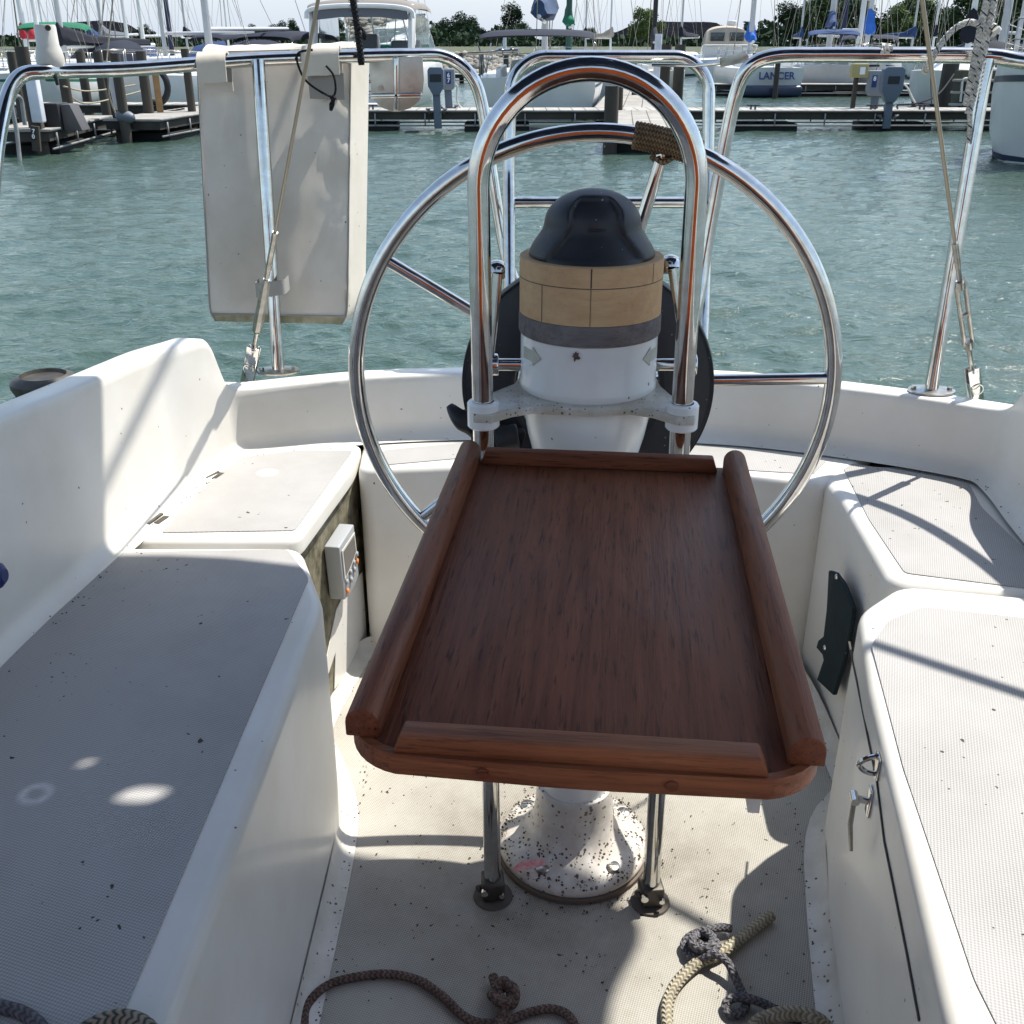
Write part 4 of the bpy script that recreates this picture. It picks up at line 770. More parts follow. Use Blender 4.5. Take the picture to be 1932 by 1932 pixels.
for y in (-.72, .2, 1.80):
    MB().tube(bend([(-1.12, .0, .55), (-1.04, y, hz-.02), (1.06, y, hz-.02), (1.2, 0, .55)], .15), .011, 12).build('frame_bow', steel, bi) if y < .1 else MB().tube([(-1.04, y, hz-.02), (1.0, y, hz-.02)], .011, 12).build('frame_bow', steel, bi)
MB().tube([(.06, 1.90, 2.18), (.05, 2.22, 2.22), (.05, 3.0, 2.3)], .008, 8).build('aft_strap', webb, bi)
MB().tube([(1.153, 1.84, 2.17), (1.16, .78, .56)], .0105, 12).build('frame_leg', steel, bi)
# unseen orange sheet added for a shirt's reflected stripes in the chrome
tw_ = MB(); n1, n2 = 30, 20; tx0, tx1 = -.42, .50
for i in range(n1+1):
    for j in range(n2+1):
        x = tx0+(tx1-tx0)*i/n1; z = 1.62-1.15*j/n2; tw_.v.append(Vector((x, -.62+.03*math.sin(x*17)*(.3+j/n2), z)))
for i in range(n1):
    for j in range(n2): tw_.f.append((i*(n2+1)+j, (i+1)*(n2+1)+j, (i+1)*(n2+1)+j+1, i*(n2+1)+j+1)); tw_.uv.append(None)
tl2 = empty('orange_reflector', (.04, -.62, .47), 'unseen orange sheet added behind the camera to stripe the chrome', 'towel')
o = tw_.build('cloth', mat('reflector_orange', (.85, .16, .03), .9), tl2, fix=False); o.modifiers.new('t', 'SOLIDIFY').thickness = .006
MB().tube([(-.9, -.615, 1.63), (.9, -.615, 1.63)], .004, 8).build('line', r_brown, tl2)  # cord added only to carry the unseen orange sheet
# ------------------------------------------------------------------ ropes on the sole and litter
def floor_rope(name, pts, r, m, label, z=None, extra=None):
    P3 = [at(p[0], p[1], z=r+(p[2] if len(p) > 2 else 0)+.001) for p in pts]
    e = empty(name, P3[0], label, 'rope')
    MB().tube(smoothpts(P3, 8), r, 14).build('line', m, e); return e
rp = floor_rope('brown_rope', [(590, 2050), (585, 1990), (574, 1932), (582, 1893), (620, 1858), (680, 1842), (735, 1838), (790, 1850), (835, 1880), (872, 1915), (905, 1930), (950, 1928), (1000, 1910), (1045, 1904), (1080, 1925), (1095, 1990)], .0060, r_brown, 'faded brown braided rope snaking along the bottom of the sole')
r2 = floor_rope('knotted_tail', [(930, 1842, .004), (936, 1862, .004), (942, 1880, .008), (952, 1892, .012), (950, 1905, .010), (944, 1920, .004), (938, 1940, .004), (930, 1980)], .0068, r_brown, 'short brown rope tail tied in a lumpy knot')
kc = at(950, 1884, z=.012)
MB().tube([kc+Vector((.016*math.cos(t), .013*math.sin(t)+.002, .006*math.sin(2*t)+.004)) for t in [2*PI*j/28 for j in range(28)]], .0068, 12, closed=True).tube([kc+Vector((.010*math.sin(t), .017*math.cos(t), .008+.006*math.cos(2*t))) for t in [2*PI*j/28 for j in range(28)]], .0064, 12, closed=True).build('knot', r_brown, r2)
floor_rope('tan_rope', [(1455, 1727), (1430, 1745), (1400, 1768), (1375, 1788), (1350, 1803), (1320, 1815), (1290, 1840), (1268, 1870), (1258, 1905), (1262, 1950), (1280, 2010)], .0085, r_tan, 'thick tan braided rope curving beside the knotted grey rope')
r3 = floor_rope('grey_rope', [(1378, 1752, .004), (1358, 1750, .010), (1325, 1757, .012), (1300, 1768, .006), (1290, 1785, .002), (1300, 1802, .002), (1322, 1808, .008), (1345, 1795, .020), (1352, 1780, .016), (1335, 1768, .006), (1318, 1775, .004), (1330, 1790, .014), (1350, 1800, .020), (1372, 1815, .018), (1385, 1840, .010), (1398, 1868), (1408, 1890), (1400, 1910), (1378, 1915), (1368, 1900), (1378, 1885, .006), (1402, 1882, .010), (1432, 1890, .006), (1458, 1902), (1500, 1925), (1520, 1990)], .0060, r_grey, 'dark grey braided rope tied in a loose knot')
MB().tube(smoothpts([at(1318, 1762, z=.02), at(1305, 1775, z=.026), at(1318, 1790, z=.024), at(1340, 1785, z=.03), (at(1345, 1770, z=.028)), at(1330, 1758, z=.026)], 6, True), .0064, 12, closed=True).build('knot', r_grey, r3)
floor_rope('tan_rope_coil', [(1400, 1990, .01), (1425, 1935, .01), (1455, 1918, .012), (1490, 1912, .012), (1530, 1918, .010), (1560, 1940), (1580, 1990)], .0098, r_tan, 'thick tan rope loop at the bottom right of the sole')
P3 = [at(*p, z=SZ+.012) for p in ((100, 2020), (140, 1965), (180, 1935), (225, 1922), (262, 1930), (290, 1955), (315, 2005))]
cr = empty('dock_line', P3[0], 'thick brown and green dock line on the left bench edge', 'rope')
MB().tube(smoothpts(P3, 8), .008, 14).build('line', rope_mat('brown_green_braid', (.32, .25, .19), (.03, .06, .05)), cr)
P3 = [at(*p, z=SZ+.006) for p in ((-40, 1890), (10, 1902), (40, 1910), (75, 1935), (95, 1980))]
cr = empty('grey_rope', P3[0], 'grey cord end at bottom left on bench', 'rope'); MB().tube(smoothpts(P3, 6), .006, 12).build('line', r_grey, cr)
# candy wrapper on pedestal foot
wq = [at(968, 1640, z=.045), at(985, 1627, z=.050), at(1024, 1622, z=.050), at(1030, 1632, z=.046), at(975, 1645, z=.042)]
wr_ = MB(); c = [p.copy() for p in wq]; wr_.slab(c, (0, .001, .002))
tag(wr_.build('candy_wrapper', mat('pink_foil', (.55, .12, .13), .35, var=(.75, .45, .42), vs=90)), 'small crumpled red wrapper lying on the pedestal foot', 'wrapper')
db = MB()
for k in range(620):
    a = random.uniform(0, 2*PI); r = random.choice([random.gauss(.078, .016), random.gauss(.110, .006), random.gauss(.130, .014)]); x, y = PX+r*math.cos(a), PY+r*math.sin(a)
    z = .003 if r > .119 else .058-(r-.066)*.62; s_ = random.uniform(.0008, .0028)
    db.box((x, y, z), (s_, s_*random.uniform(.4, 1.5), s_*.6), rz=random.uniform(0, 3))
for k in range(420):
    x, y = random.uniform(-.27, .46), random.uniform(.9, 1.7); s_ = random.uniform(.0006, .0020)
    if random.random() < .45: x = random.choice([-.268+.012*random.random(), .418+(y-.9)*.14-.01*random.random()])
    db.box((x, y, .002), (s_, s_*random.uniform(.5, 2), s_*.6), rz=random.uniform(0, 3))
pp_ = [v for v in P4 if 0 < v.y]
for k in range(700):
    i = random.randrange(len(pp_)-1); c = pp_[i].lerp(pp_[i+1], random.random()); n_2 = Vector((0, 0)); inx = Vector((.1-c.x, 1.0-c.y)).normalized()*abs(random.gauss(.022, .016)); s_ = random.uniform(.0006, .0019)
    if c.x > -.5 and random.random() < .6: continue
    db.box((c.x+inx.x, c.y+inx.y, SZ+.003), (s_, s_*random.uniform(.5, 2), s_*.5), rz=random.uniform(0, 3))
tag(db.build('leaf_litter', mat('dark_litter', (.05, .035, .02), .9), smooth=0, fix=False), 'dark crumbs of leaf litter scattered on sole and pedestal foot', 'litter', kind='stuff')
# ================================================================== marina around the boat
def G(px, py, y): return at(px, py, y=y)
def gx(px, y, z=WZ): return (px-966)/F*(y*cs-(z-H)*sn)        # x of a photo column at distance y, height z
# ---- water
def water_mat():
    m = bpy.data.materials.new('water'); m.use_nodes = True; t = m.node_tree; L = t.links.new; b = t.nodes['Principled BSDF']
    b.inputs['Base Color'].default_value = (.045, .115, .088, 1); b.inputs['Roughness'].default_value = .06; b.inputs['IOR'].default_value = 1.33
    tc = N(t, 'ShaderNodeTexCoord'); mp = N(t, 'ShaderNodeMapping'); mp.inputs['Rotation'].default_value = (0, 0, .25); mp.inputs['Scale'].default_value = (.75, 1.25, 1); L(tc.outputs['Object'], mp.inputs[0])
    prev = None
    for sc, dist, st in ((5, .016, 1), (14, .0055, 1)):
        n = N(t, 'ShaderNodeTexNoise', i_Scale=sc, i_Detail=4, i_Roughness=.62, i_Distortion=.8); L(mp.outputs[0], n.inputs['Vector'])
        bp = N(t, 'ShaderNodeBump', i_Strength=st, i_Distance=dist*2.2); L(n.outputs['Fac'], bp.inputs['Height'])
        if prev: L(prev.outputs[0], bp.inputs['Normal'])
        prev = bp
    L(prev.outputs[0], b.inputs['Normal'])
    n = N(t, 'ShaderNodeTexNoise', i_Scale=.16, i_Detail=5); L(tc.outputs['Object'], n.inputs['Vector'])
    mx = N(t, 'ShaderNodeMix', data_type='RGBA'); mx.inputs['A'].default_value = (.050, .086, .070, 1); mx.inputs['B'].default_value = (.030, .052, .034, 1); L(n.outputs['Fac'], mx.inputs['Factor']); L(mx.outputs['Result'], b.inputs['Base Color'])
    return m
import numpy as np
def sea():
    nr, nc = 820, 560; rs = np.random.RandomState(4)
    Yv = 1.6*np.exp(np.linspace(0, math.log(92/1.6), nr)); U = np.linspace(-1.05, 1.05, nc)
    Yg = np.repeat(Yv[:, None], nc, 1); Xg = U[None, :]*(Yg*.72+1.2); Z = np.zeros_like(Yg)
    dy = Yg*math.log(92/1.6)/nr; patch = .75+.35*np.sin(Xg*.31+Yg*.11+1)*np.sin(Yg*.23-Xg*.17)
    for k in range(64):
        lam = .10*(2.0/.10)**(k/63.); th = R(80)+rs.normal(0, .65); kk = 2*PI/lam; sl_ = .035*(.40 if lam > .9 else .75 if lam > .5 else 1.15)
        fade = np.clip((lam/dy-1.8)/1.6, 0, 1); Z += sl_/kk*np.sin(kk*(Xg*math.cos(th)+Yg*math.sin(th))+rs.uniform(0, 6.28)+.6*np.sin(Xg*.9+k)+.6*np.sin(Yg*.7+2*k))*fade*patch
    V = np.stack([Xg, Yg, WZ+Z], -1).reshape(-1, 3).astype(np.float32)
    i = np.arange((nr-1)*(nc-1)); r_ = i//(nc-1); c_ = i % (nc-1); a0 = r_*nc+c_
    Fc = np.stack([a0, a0+1, a0+nc+1, a0+nc], -1).astype(np.int32)
    me = bpy.data.meshes.new('water'); me.vertices.add(len(V)); me.vertices.foreach_set('co', V.ravel()); me.loops.add(Fc.size); me.loops.foreach_set('vertex_index', Fc.ravel())
    me.polygons.add(len(Fc)); me.polygons.foreach_set('loop_start', np.arange(0, Fc.size, 4, dtype=np.int32)); me.polygons.foreach_set('use_smooth', np.ones(len(Fc), dtype=bool)); me.update(); me.validate()
    wmat = water_mat(); me.materials.append(wmat); o = bpy.data.objects.new('water', me); C.objects.link(o); tag(o, kind='structure')
    tag(MB().add([(-400, -60, WZ-.12), (400, -60, WZ-.12), (400, 90, WZ-.12), (-400, 90, WZ-.12)], [(0, 1, 2, 3)]).build('water_beyond', wmat, fix=False), kind='structure')
sea()
# ---- far land with riprap edge
grass = mat('grass', (.045, .060, .024), .95, var=(.08, .078, .04), vs=.15, vamt=.6)
land = MB(); rows = [(82, WZ-.4), (84, WZ+.55), (86, WZ+1.0), (120, WZ+1.15), (400, WZ+1.3), (600, WZ+1.4), (800, WZ+1.5)]
for i, (y, z) in enumerate(rows):
    for k in range(41): land.v.append(Vector(((k-20)/20*max(200, y*1.2), y, z+(0 if i < 2 else .25*noise.noise(Vector((k*.7, i, 0)))))))
for i in range(len(rows)-1):
    for k in range(40): land.f.append((i*41+k, i*41+k+1, (i+1)*41+k+1, (i+1)*41+k)); land.uv.append(None)
tag(land.build('ground', grass, fix=False), kind='structure')
rk = MB(); ico = None
bmi = bmesh.new(); bmesh.ops.create_icosphere(bmi, subdivisions=1, radius=1); iv = [v.co.copy() for v in bmi.verts]; ifc = [tuple(v.index for v in f.verts) for f in bmi.faces]; bmi.free()
random.seed(11)
for k in range(1500):
    t = random.random(); y = 80.5+4.5*t; z = WZ-.2+1.35*t; px = random.uniform(640, 1420) if k % 4 else random.uniform(-200, 2100); x = gx(px, y); s_ = random.uniform(.18, .5)
    rk.add([Vector((x+v.x*s_*random.uniform(.8, 1.3), y+v.y*s_, z+v.z*s_*.7)) for v in iv], ifc)
tag(rk.build('riprap', mat('limestone_rubble', (.36, .33, .27), .95, var=(.14, .13, .11), vs=1.3, vamt=.5), smooth=0, fix=False), 'pale rubble riprap bank along the far shore', 'rocks', kind='stuff')
# ---- trees (bare shapes built once per kind, then copied)
bark = mat('bark', (.09, .07, .05), .95)
def leafmat(n, a, b): return mat(n, a, .9, var=b, vs=.35, vamt=.5, spec=.15)
lf1 = leafmat('leaves_dark', (.030, .052, .024), (.015, .030, .016)); lf2 = leafmat('leaves_mid', (.060, .095, .036), (.032, .056, .023)); lf3 = leafmat('leaves_light', (.14, .18, .06), (.08, .115, .04))
def tree_mesh(kind, seed):
    rnd = random.Random(seed); h = {'round': 16, 'tall': 20, 'bush': 8}[kind]; m = MB(); t = MB()
    t.tube([(0, 0, -.5), (.2, 0, h*.25), (0, .2, h*.55), (.3, 0, h*.8)], [.45, .34, .22, .06], 7)
    lobes = []
    nl = 16
    for k in range(nl):
        a = rnd.uniform(0, 2*PI); zf = rnd.uniform(.28 if kind != 'bush' else .1, .93); rr = (h*(.42 if kind != 'tall' else .27))*(math.sin(PI*min(.97, (zf-.05)**.8))**.7)*rnd.uniform(.25, 1)
        c = Vector((rr*math.cos(a), rr*math.sin(a), h*zf)); lobes.append((c, h*rnd.uniform(.08, .16)))
        t.tube([(0, 0, h*zf*.6), tuple(c*.6+Vector((0, 0, h*zf*.25))), tuple(c)], [.16, .10, .03], 5)
    for c, r in lobes:
        for _ in range(260):
            d = Vector((rnd.gauss(0, 1), rnd.gauss(0, 1), rnd.gauss(0, .8))).normalized()*r*rnd.uniform(.45, 1.12)*1.25; p = c+d; s_ = rnd.uniform(.22, .60)
            a = Vector((rnd.gauss(0, 1), rnd.gauss(0, 1), rnd.gauss(0, 1))).normalized(); b_ = a.cross(Vector((rnd.gauss(0, 1), rnd.gauss(0, 1), rnd.gauss(0, 1)))).normalized()
            m.add([p-a*s_, p+b_*s_*.6, p+a*s_, p-b_*s_*.6], [(0, 1, 2, 3)])
    return m, t
protos = []
for i, (kind, lm) in enumerate((('round', lf2), ('tall', lf2), ('bush', lf1), ('round', lf1), ('round', lf3), ('tall', lf1))):
    m, t = tree_mesh(kind, 50+i)
    e = empty('tree', (0, 0, 0), 'x', 'tree', local=True); a = m.build('crown', lm, e, smooth=0, fix=False); b = t.build('trunk', bark, e, fix=False); protos.append((e, a, b))
used = set()
def tree(px, y, i, s_, label, rz=None, grp='trees along the far shore', sx=1):
    e, a, b = protos[i]
    if i in used:
        e2 = e.copy(); C.objects.link(e2)
        for q in (a, b): c = q.copy(); C.objects.link(c); c.parent = e2
        e = e2
    used.add(i); e.location = (gx(px, y), y, WZ+1.2); e.rotation_euler = (0, 0, rz if rz is not None else random.uniform(0, 6)); e.scale = (s_*sx, s_*sx, s_)
    tag(e, label, 'tree', grp); return e
rt = [(1516, 410, 1, .62, 'round-topped tree left of the dark blue sail cover'), (1535, 420, 0, .9, 'tall airy tree behind the dark blue sail cover'), (1562, 430, 0, 1.02, 'broad green tree behind the white mast'), (1590, 440, 1, .85, 'green tree behind the navy mast'), (1612, 420, 0, .85, 'green tree just left of the bright blue sail cover'),
      (1672, 430, 3, .75, 'dark tree right of the bright blue sail cover'), (1690, 400, 4, .72, 'light green tree right of the blue bimini'), (1712, 410, 4, .92, 'light green rounded tree rising above its neighbours'), (1735, 410, 0, .78, 'green tree left of the right backstay wire'), (1760, 420, 3, .72, 'dark tree under the looping flecked rope'),
      (1790, 430, 0, .72, 'green tree beside the looping flecked rope'), (1815, 400, 0, .92, 'green tree behind the black sail cover'), (1840, 420, 1, .88, 'green tree behind the flecked rope bundle'), (1880, 400, 4, .90, 'light green tree at the right above the black cover'), (1905, 390, 0, 1.05, 'tall green tree near the right edge'), (1930, 400, 4, 1.15, 'tall light green tree at the right edge'),
      (1478, 400, 5, .62, 'dark pointed tree right of the tan motor cruiser'), (1492, 420, 3, .52, 'small dark tree beside the pointed tree'), (1440, 500, 2, .8, 'low dark tree beside the small blue sail cover')]
for a in rt: tree(a[0], a[1], a[2], a[3]*1.12, a[4], sx=1.2)
for px, y, i, s_, lb in ((1208, 330, 4, .62, 'pale green leafy tree in front of the coal heap'), (1226, 335, 4, .60, 'pale green tree beside the black mast'), (540, 480, 3, .62, 'dark tree left of the big motor cruiser'), (556, 490, 5, .52, 'dark tree close to the motor cruiser canopy'), (522, 500, 2, .7, 'low dark tree right of the black bimini'),
                         (455, 430, 2, .7, 'low dark tree far left behind the bimini frames'), (640, 470, 0, .62, 'tree seen through the windscreen of the motor cruiser'), (1115, 560, 0, .5, 'small tree at the left foot of the large coal heap'), (1410, 520, 3, .55, 'dark shrubby tree behind the tan motor cruiser'), (985, 520, 0, .6, 'tree behind the blue mainsail cover'), (1350, 420, 2, .85, 'low green tree at the right foot of the coal heap'), (1365, 400, 2, .75, 'bush at the right end of the coal heap')): tree(px, y, i, s_, lb)
for k, px in enumerate((792, 803, 818, 835, 846, 862, 875, 890, 905, 925, 945, 965)):
    tree(px, 520+10*(k % 3), (3, 2, 3, 5)[k % 4], (.55, .9, .62, .5, .75)[k % 5], 'one of the dark trees in the far row between the stern rail and gate hoop', sx=1.15)
for k, px in enumerate((470, 486, 500, 514, 250, 275, 285)):
    tree(px, 560, (2, 3)[k % 2], .62, 'one of the low far trees behind the left-hand masts', sx=1.2)
th = MB(); rnd = random.Random(3)
for k in range(16000):
    px = rnd.uniform(-100, 2050); y = rnd.uniform(380, 620); zt = rnd.random()**1.5*(3.2 if px < 760 else 6.5 if px < 990 else 3.5 if px < 1400 else 9.5)*(1+.5*noise.noise(Vector((px*.03, 0, 0)))); p = Vector((gx(px, y), y, WZ+1.2+zt)); s_ = rnd.uniform(.7, 1.6)
    a = Vector((rnd.gauss(0, 1), rnd.gauss(0, 1), rnd.gauss(0, 1))).normalized(); b_ = a.cross(Vector((rnd.gauss(0, 1), rnd.gauss(0, 1), rnd.gauss(0, 1)))).normalized(); th.add([p-a*s_, p+b_*s_*.7, p+a*s_, p-b_*s_*.7], [(0, 1, 2, 3)])
tag(th.build('undergrowth', lf1, smooth=0, fix=False), 'continuous dark undergrowth along the far bank', 'undergrowth', kind='stuff')
# ---- coal heaps
coal = mat('coal', (.0075, .008, .011), .95, spec=.0, var=(.013, .014, .018), vs=.12, bump=1, bs=.3, bstretch=(1, 1, .25), wob=3)
def heap(prof, y, depth, label):
    X = [gx(a, y, 10) for a, b in prof]; Zt = [G(a, b, y).z for a, b in prof]; m = MB(); n = len(prof)*8; cols = []
    def ip(arr, t): i = min(int(t), len(arr)-2); f = t-i; return arr[i]*(1-f)+arr[i+1]*f
    nr = 14
    for r in range(nr+1):
        s_ = r/nr; w_ = max(0, math.sin(PI*s_))**.9
        for k in range(n+1):
            t = (len(prof)-1)*k/n; zt = ip(Zt, t); m.v.append(Vector((ip(X, t), y+(s_-.5)*depth+3*noise.noise(Vector((k*.3, r*.4, 1))), WZ+.8+(zt-WZ-.8)*w_*(1+.03*noise.noise(Vector((k*.5, r*.7, 0)))))))
    for r in range(nr):
        for k in range(n): m.f.append((r*(n+1)+k, r*(n+1)+k+1, (r+1)*(n+1)+k+1, (r+1)*(n+1)+k)); m.uv.append(None)
    tag(m.build('coal_pile', coal, smooth=60, fix=False), label, 'coal heap')
heap([(1095, 92), (1118, 72), (1140, 63), (1165, 60), (1200, 44), (1240, 41), (1320, 41), (1345, 42), (1362, 52), (1378, 66), (1392, 92)], 640, 110, 'large flat-topped black coal heap behind the central masts')
heap([(100, 92), (116, 50), (128, 43), (160, 41), (185, 39), (215, 40), (232, 44), (250, 58), (264, 70), (300, 92)], 600, 90, 'black coal heap on the left behind the black sail cover')
# ---- pylons
for px, tp, lb in ((453, 55, 'thin lattice pylon above the far trees at left'), (821, 49, 'thin lattice pylon behind the far trees near stern rail'), (1312, 46, 'thin lattice pylon above the large coal heap')):
    y = 760; x = gx(px, y, 8); top = G(px, tp, y).z; e = empty('pylon', (x, y, WZ), lb, 'pylon'); m = MB()
    for a, b in ((-1, -1), (1, -1), (1, 1), (-1, 1)): m.beam((x+a*1.6, y+b*1.6, WZ), (x+a*.25, y+b*.25, top), .3, .3)
    for k in range(6): z = WZ+(top-WZ)*k/6; q = 1.6-1.35*k/6; m.beam((x-q, y-q, z), (x+q*.8, y-q*.8, z+3), .15, .15)
    m.build('mast', steeld, e, smooth=0, fix=False)
    m = MB(); 
    for z in (top-1.5, top-5): m.beam((x-3.4, y, z), (x+3.4, y, z), .25, .3)
    m.build('crossarm', steeld, e, smooth=0)
# ---- docks
dwood = mat('weathered_deck_boards', (.42, .40, .36), .9, var=(.24, .22, .19), vs=2.2, vamt=.7); fasc = mat('dark_fascia', (.022, .019, .016), .9, var=(.05, .043, .035), vs=2)
pale = mat('galvanised_frame', (.30, .30, .29), .6, var=(.18, .17, .16), vs=3); flt = mat('black_float', (.006, .0065, .0065), .7); pwood = mat('creosote_piling', (.024, .020, .016), .95, var=(.075, .063, .05), vs=2.5, vamt=.5, bstretch=(1, 1, .2))
paleseam = mat('board_gap', (.12, .11, .09), .9); whitepad = mat('white_vinyl', (.68, .69, .72), .45, var=(.5, .51, .55), vs=3); bluep = mat('blue_plate', (.015, .035, .15), .5); whitet = mat('white_paint', (.8, .8, .8), .5)
def walkway(label, A, B, wd, zd=-.18, side=1, floats=True, boards=False, truss=True):
    A = Vector((A[0], A[1], 0)); B = Vector((B[0], B[1], 0)); d = (B-A).normalized(); n = Vector((-d.y, d.x, 0)); L = (B-A).length; mid = (A+B)/2
    e = empty('floating_dock', (A.x, A.y, WZ), label, 'dock', 'floating docks')
    ang = math.atan2(d.y, d.x)
    MB().box((mid.x+n.x*0, mid.y, zd-.02), (L, wd, .04), rz=ang).build('decking', dwood, e)
    g = MB(); step = .3 if not boards else .42
    k = step
    while k < L: p = A+d*k; g.beam(p+n*wd*.5+Vector((0, 0, zd+.0015)), p-n*wd*.5+Vector((0, 0, zd+.0015)), .018, .002); k += step
    if boards:
        for q in (-.33, -.12, .13, .35): g.beam(A+n*wd*q+Vector((0, 0, zd+.004)), B+n*wd*q+Vector((0, 0, zd+.004)), .018, .002)
    g.build('board_gaps', paleseam, e, fix=False, smooth=0)
    f = MB(); 
    for s_ in (-1, 1):
        o = n*(wd/2+.012)*s_; f.beam(A+o+Vector((0, 0, zd-.02)), B+o+Vector((0, 0, zd-.02)), .024, .04)
        f.beam(A+o+Vector((0, 0, WZ+.11)), B+o+Vector((0, 0, WZ+.11)), .03, .035)
        k = .3
        while k < L: p = A+d*k+o; f.beam(p+Vector((0, 0, zd-.07)), p+Vector((0, 0, WZ+.11)), .03, .03, up=d); k += 1.15
    f.build('side_frame', pale, e, fix=False, smooth=0)
    MB().box((mid.x, mid.y, zd-.125), (L-.05, wd-.06, .16), rz=ang).build('joists', fasc, e)
    if floats:
        k = .5
        while k < L-.4:
            p = A+d*(k+.65)
            MB().box((p.x, p.y, WZ+.04), (min(1.5, L-k), wd-.03, .22), rz=ang).build('float', flt, e, bevel=.02, segs=2); k += 3.1
    return e
walkway('long floating dock crossing behind the wheel from bag to right edge', (-4.6, 25.65), (18, 25.65), 1.15)
walkway('floating finger dock ending below the king spoke with two-way boards', (gx(1208, 19.9)+.0, 19.6), (gx(1200, 25)+.05, 25.04), 1.35, boards=True)
walkway('floating dock continuing away behind the finger dock', (2.9, 26.26), (gx(1205, 62)+.2, 62), 1.8, boards=True, floats=False)
walkway('left finger dock with numbered end post and black step box', (gx(72, 19.4)-.2, 19.2), (gx(208, 23.2)-.45, 23.2), 1.1)
walkway('left dock section behind the white padded post', (gx(225, 22.3)+.42, 22.0), (gx(372, 26.6)+.6, 27.2), 1.2)
walkway('left cross dock behind the pilings', (-14, 28.2), (-4.75, 28.2), 1.1)
walkway('far floating dock in front of the sterns at right', (gx(1330, 43), 43), (gx(1720, 43), 43), 1.2)
walkway('far floating dock at left in front of the moored sailboats', (gx(140, 38), 38), (gx(420, 38), 38), 1.2)
walkway('far floating dock before the rubble bank', (gx(640, 58), 58), (gx(1010, 58), 58), 1.4, floats=False)
# pilings
def pile(px, pt, y, r, m=pwood, label='', sq=False, lean=0, zb=WZ-.5, grp='wooden dock pilings', cap=None):
    z1 = G(px, pt, y).z; x = gx(px, y, z1)
    mb_ = MB()
    if sq: mb_.box((x, y, (z1+zb)/2), (r*2, r*2, z1-zb), rz=.3)
    else: mb_.tube([(x-lean, y, zb), (x-lean*.5, y, (z1+zb)/2), (x, y, z1)], [r*1.05, r, r*.97], 14)
    return tag(mb_.build('piling', m, None), label, 'piling', grp)
for a in [(112, 100, 21.5, .10, 'dark piling behind the black step box'), (40, 88, 19.7, .12, 'thick dark piling at the numbered dock end'), (216, 100, 21.9, .10, 'dark piling beside the second white padded post'), (265, 97, 24.0, .11, 'dark piling behind the sagging rope coil'),
          (183, 97, 27.0, .11, 'dark piling seen between two white padded posts'), (348, 92, 24.6, .09, 'dark squared piling close to the canvas bag'), (20, 97, 27, .1, 'piling at far left beside the green boat'),
          (150, 97, 30, .12, 'piling behind the rail left of the black sail cover end'), (200, 93, 31, .14, 'stout piling behind the navy sail cover'), (1155, 162, 19.8, .13, 'dark piling at the left corner of the central finger dock'), (1168, 128, 25.2, .12, 'dark piling right behind the central finger dock piling'),
          (1258, 84, 36, .17, 'thick dark piling left of the gate hoop'), (1284, 84, 30, .15, 'dark piling right of the central walkway'), (1200, 130, 33, .10, 'piling standing on the left of the far walkway'), (1795, 120, 30, .22, 'broad dark piling under the right rail'), (1850, 128, 30, .12, 'piling beside the dark ramp at right'),
          (955, 96, 55, .13, 'thin far piling right of the gate latch'), (908, 100, 56, .13, 'thin far piling left of the gate latch'), (1425, 100, 42, .1, 'piling beside the dark blue stern'), (870, 100, 58, .12, 'thin far piling in front of the rubble bank'), (1468, 118, 41, .1, 'thin piling beside the lettered stern')]:
    pile(*a[:4], pwood, a[4])
pile(293, 140, 24.3, .07, mat('new_lumber', (.40, .24, .10), .8, var=(.28, .16, .07), vs=6), 'fresh orange-brown timber post beside a hanging tyre', sq=True, zb=-.2)
pile(1243, 64, 40, .13, whitepad, 'white capped piling behind the gate hoop', grp='white pipes'); pile(952+0, 62, 62, .1, whitepad, 'thin white pipe left of the large coal heap', grp='white pipes')
def pad(x0, x1, yt, yb, y, label):
    a = G((x0+x1)/2-6, yt, y); b = G((x0+x1)/2+8, yb, y); e = empty('padded_post', (b.x, b.y, WZ), label, 'post')
    MB().beam(a, b, .19, .19, up=Vector((0, 1, 0))).build('white_pad', whitepad, e, bevel=.025)
    MB().beam((a.x-.13, y+.12, a.z+.1), (b.x-.06, y+.12, WZ-.3), .16, .16, up=Vector((0, 1, 0))).build('timber', pwood, e)
pad(53, 80, 148, 231, 19.3, 'post with long white pad nearest the dock number plate'); pad(208, 231, 145, 207, 22.2, 'post with white pad in the middle of the left docks')
e = empty('number_plate', G(63, 252, 18.95), 'small blue plate with number 70 on the left dock end', 'sign')
MB().slab([G(57, 240, 18.95), G(68, 243, 18.95), G(69, 266, 18.95), G(59, 265, 18.95)], (0, .02, 0)).build('plate', bluep, e)
for ch_, yy in (('7', 248), ('0', 258)): text(ch_, 'digit', whitet, .10, Matrix.Translation(G(63, yy, 18.93)) @ Matrix.Rotation(PI/2, 4, 'X'), e, bold=.003)
MB().beam(G(66, 238, 18.98), G(70, 285, 18.98), .14, .06, up=Vector((0, 1, 0))).build('end_post', pwood, e)
e = empty('number_plate', G(1154, 262, 19.4), 'small blue plate on the central finger dock piling', 'sign')
MB().slab([G(1144, 262, 19.5), G(1156, 262, 19.5), G(1156, 270, 19.5), G(1144, 270, 19.5)], (0, .02, 0)).build('plate', bluep, e)
e = empty('dock_step', G(115, 232, 20.2), 'black plastic dock box on the left finger dock', 'dock box')
bx_ = G(106, 232, 20.0); MB().prism([(bx_.x-.16, 19.8), (bx_.x+.16, 19.8), (bx_.x+.16, 20.3), (bx_.x-.16, 20.3)], -.25, .22).build('box', black2, e, bevel=.02)
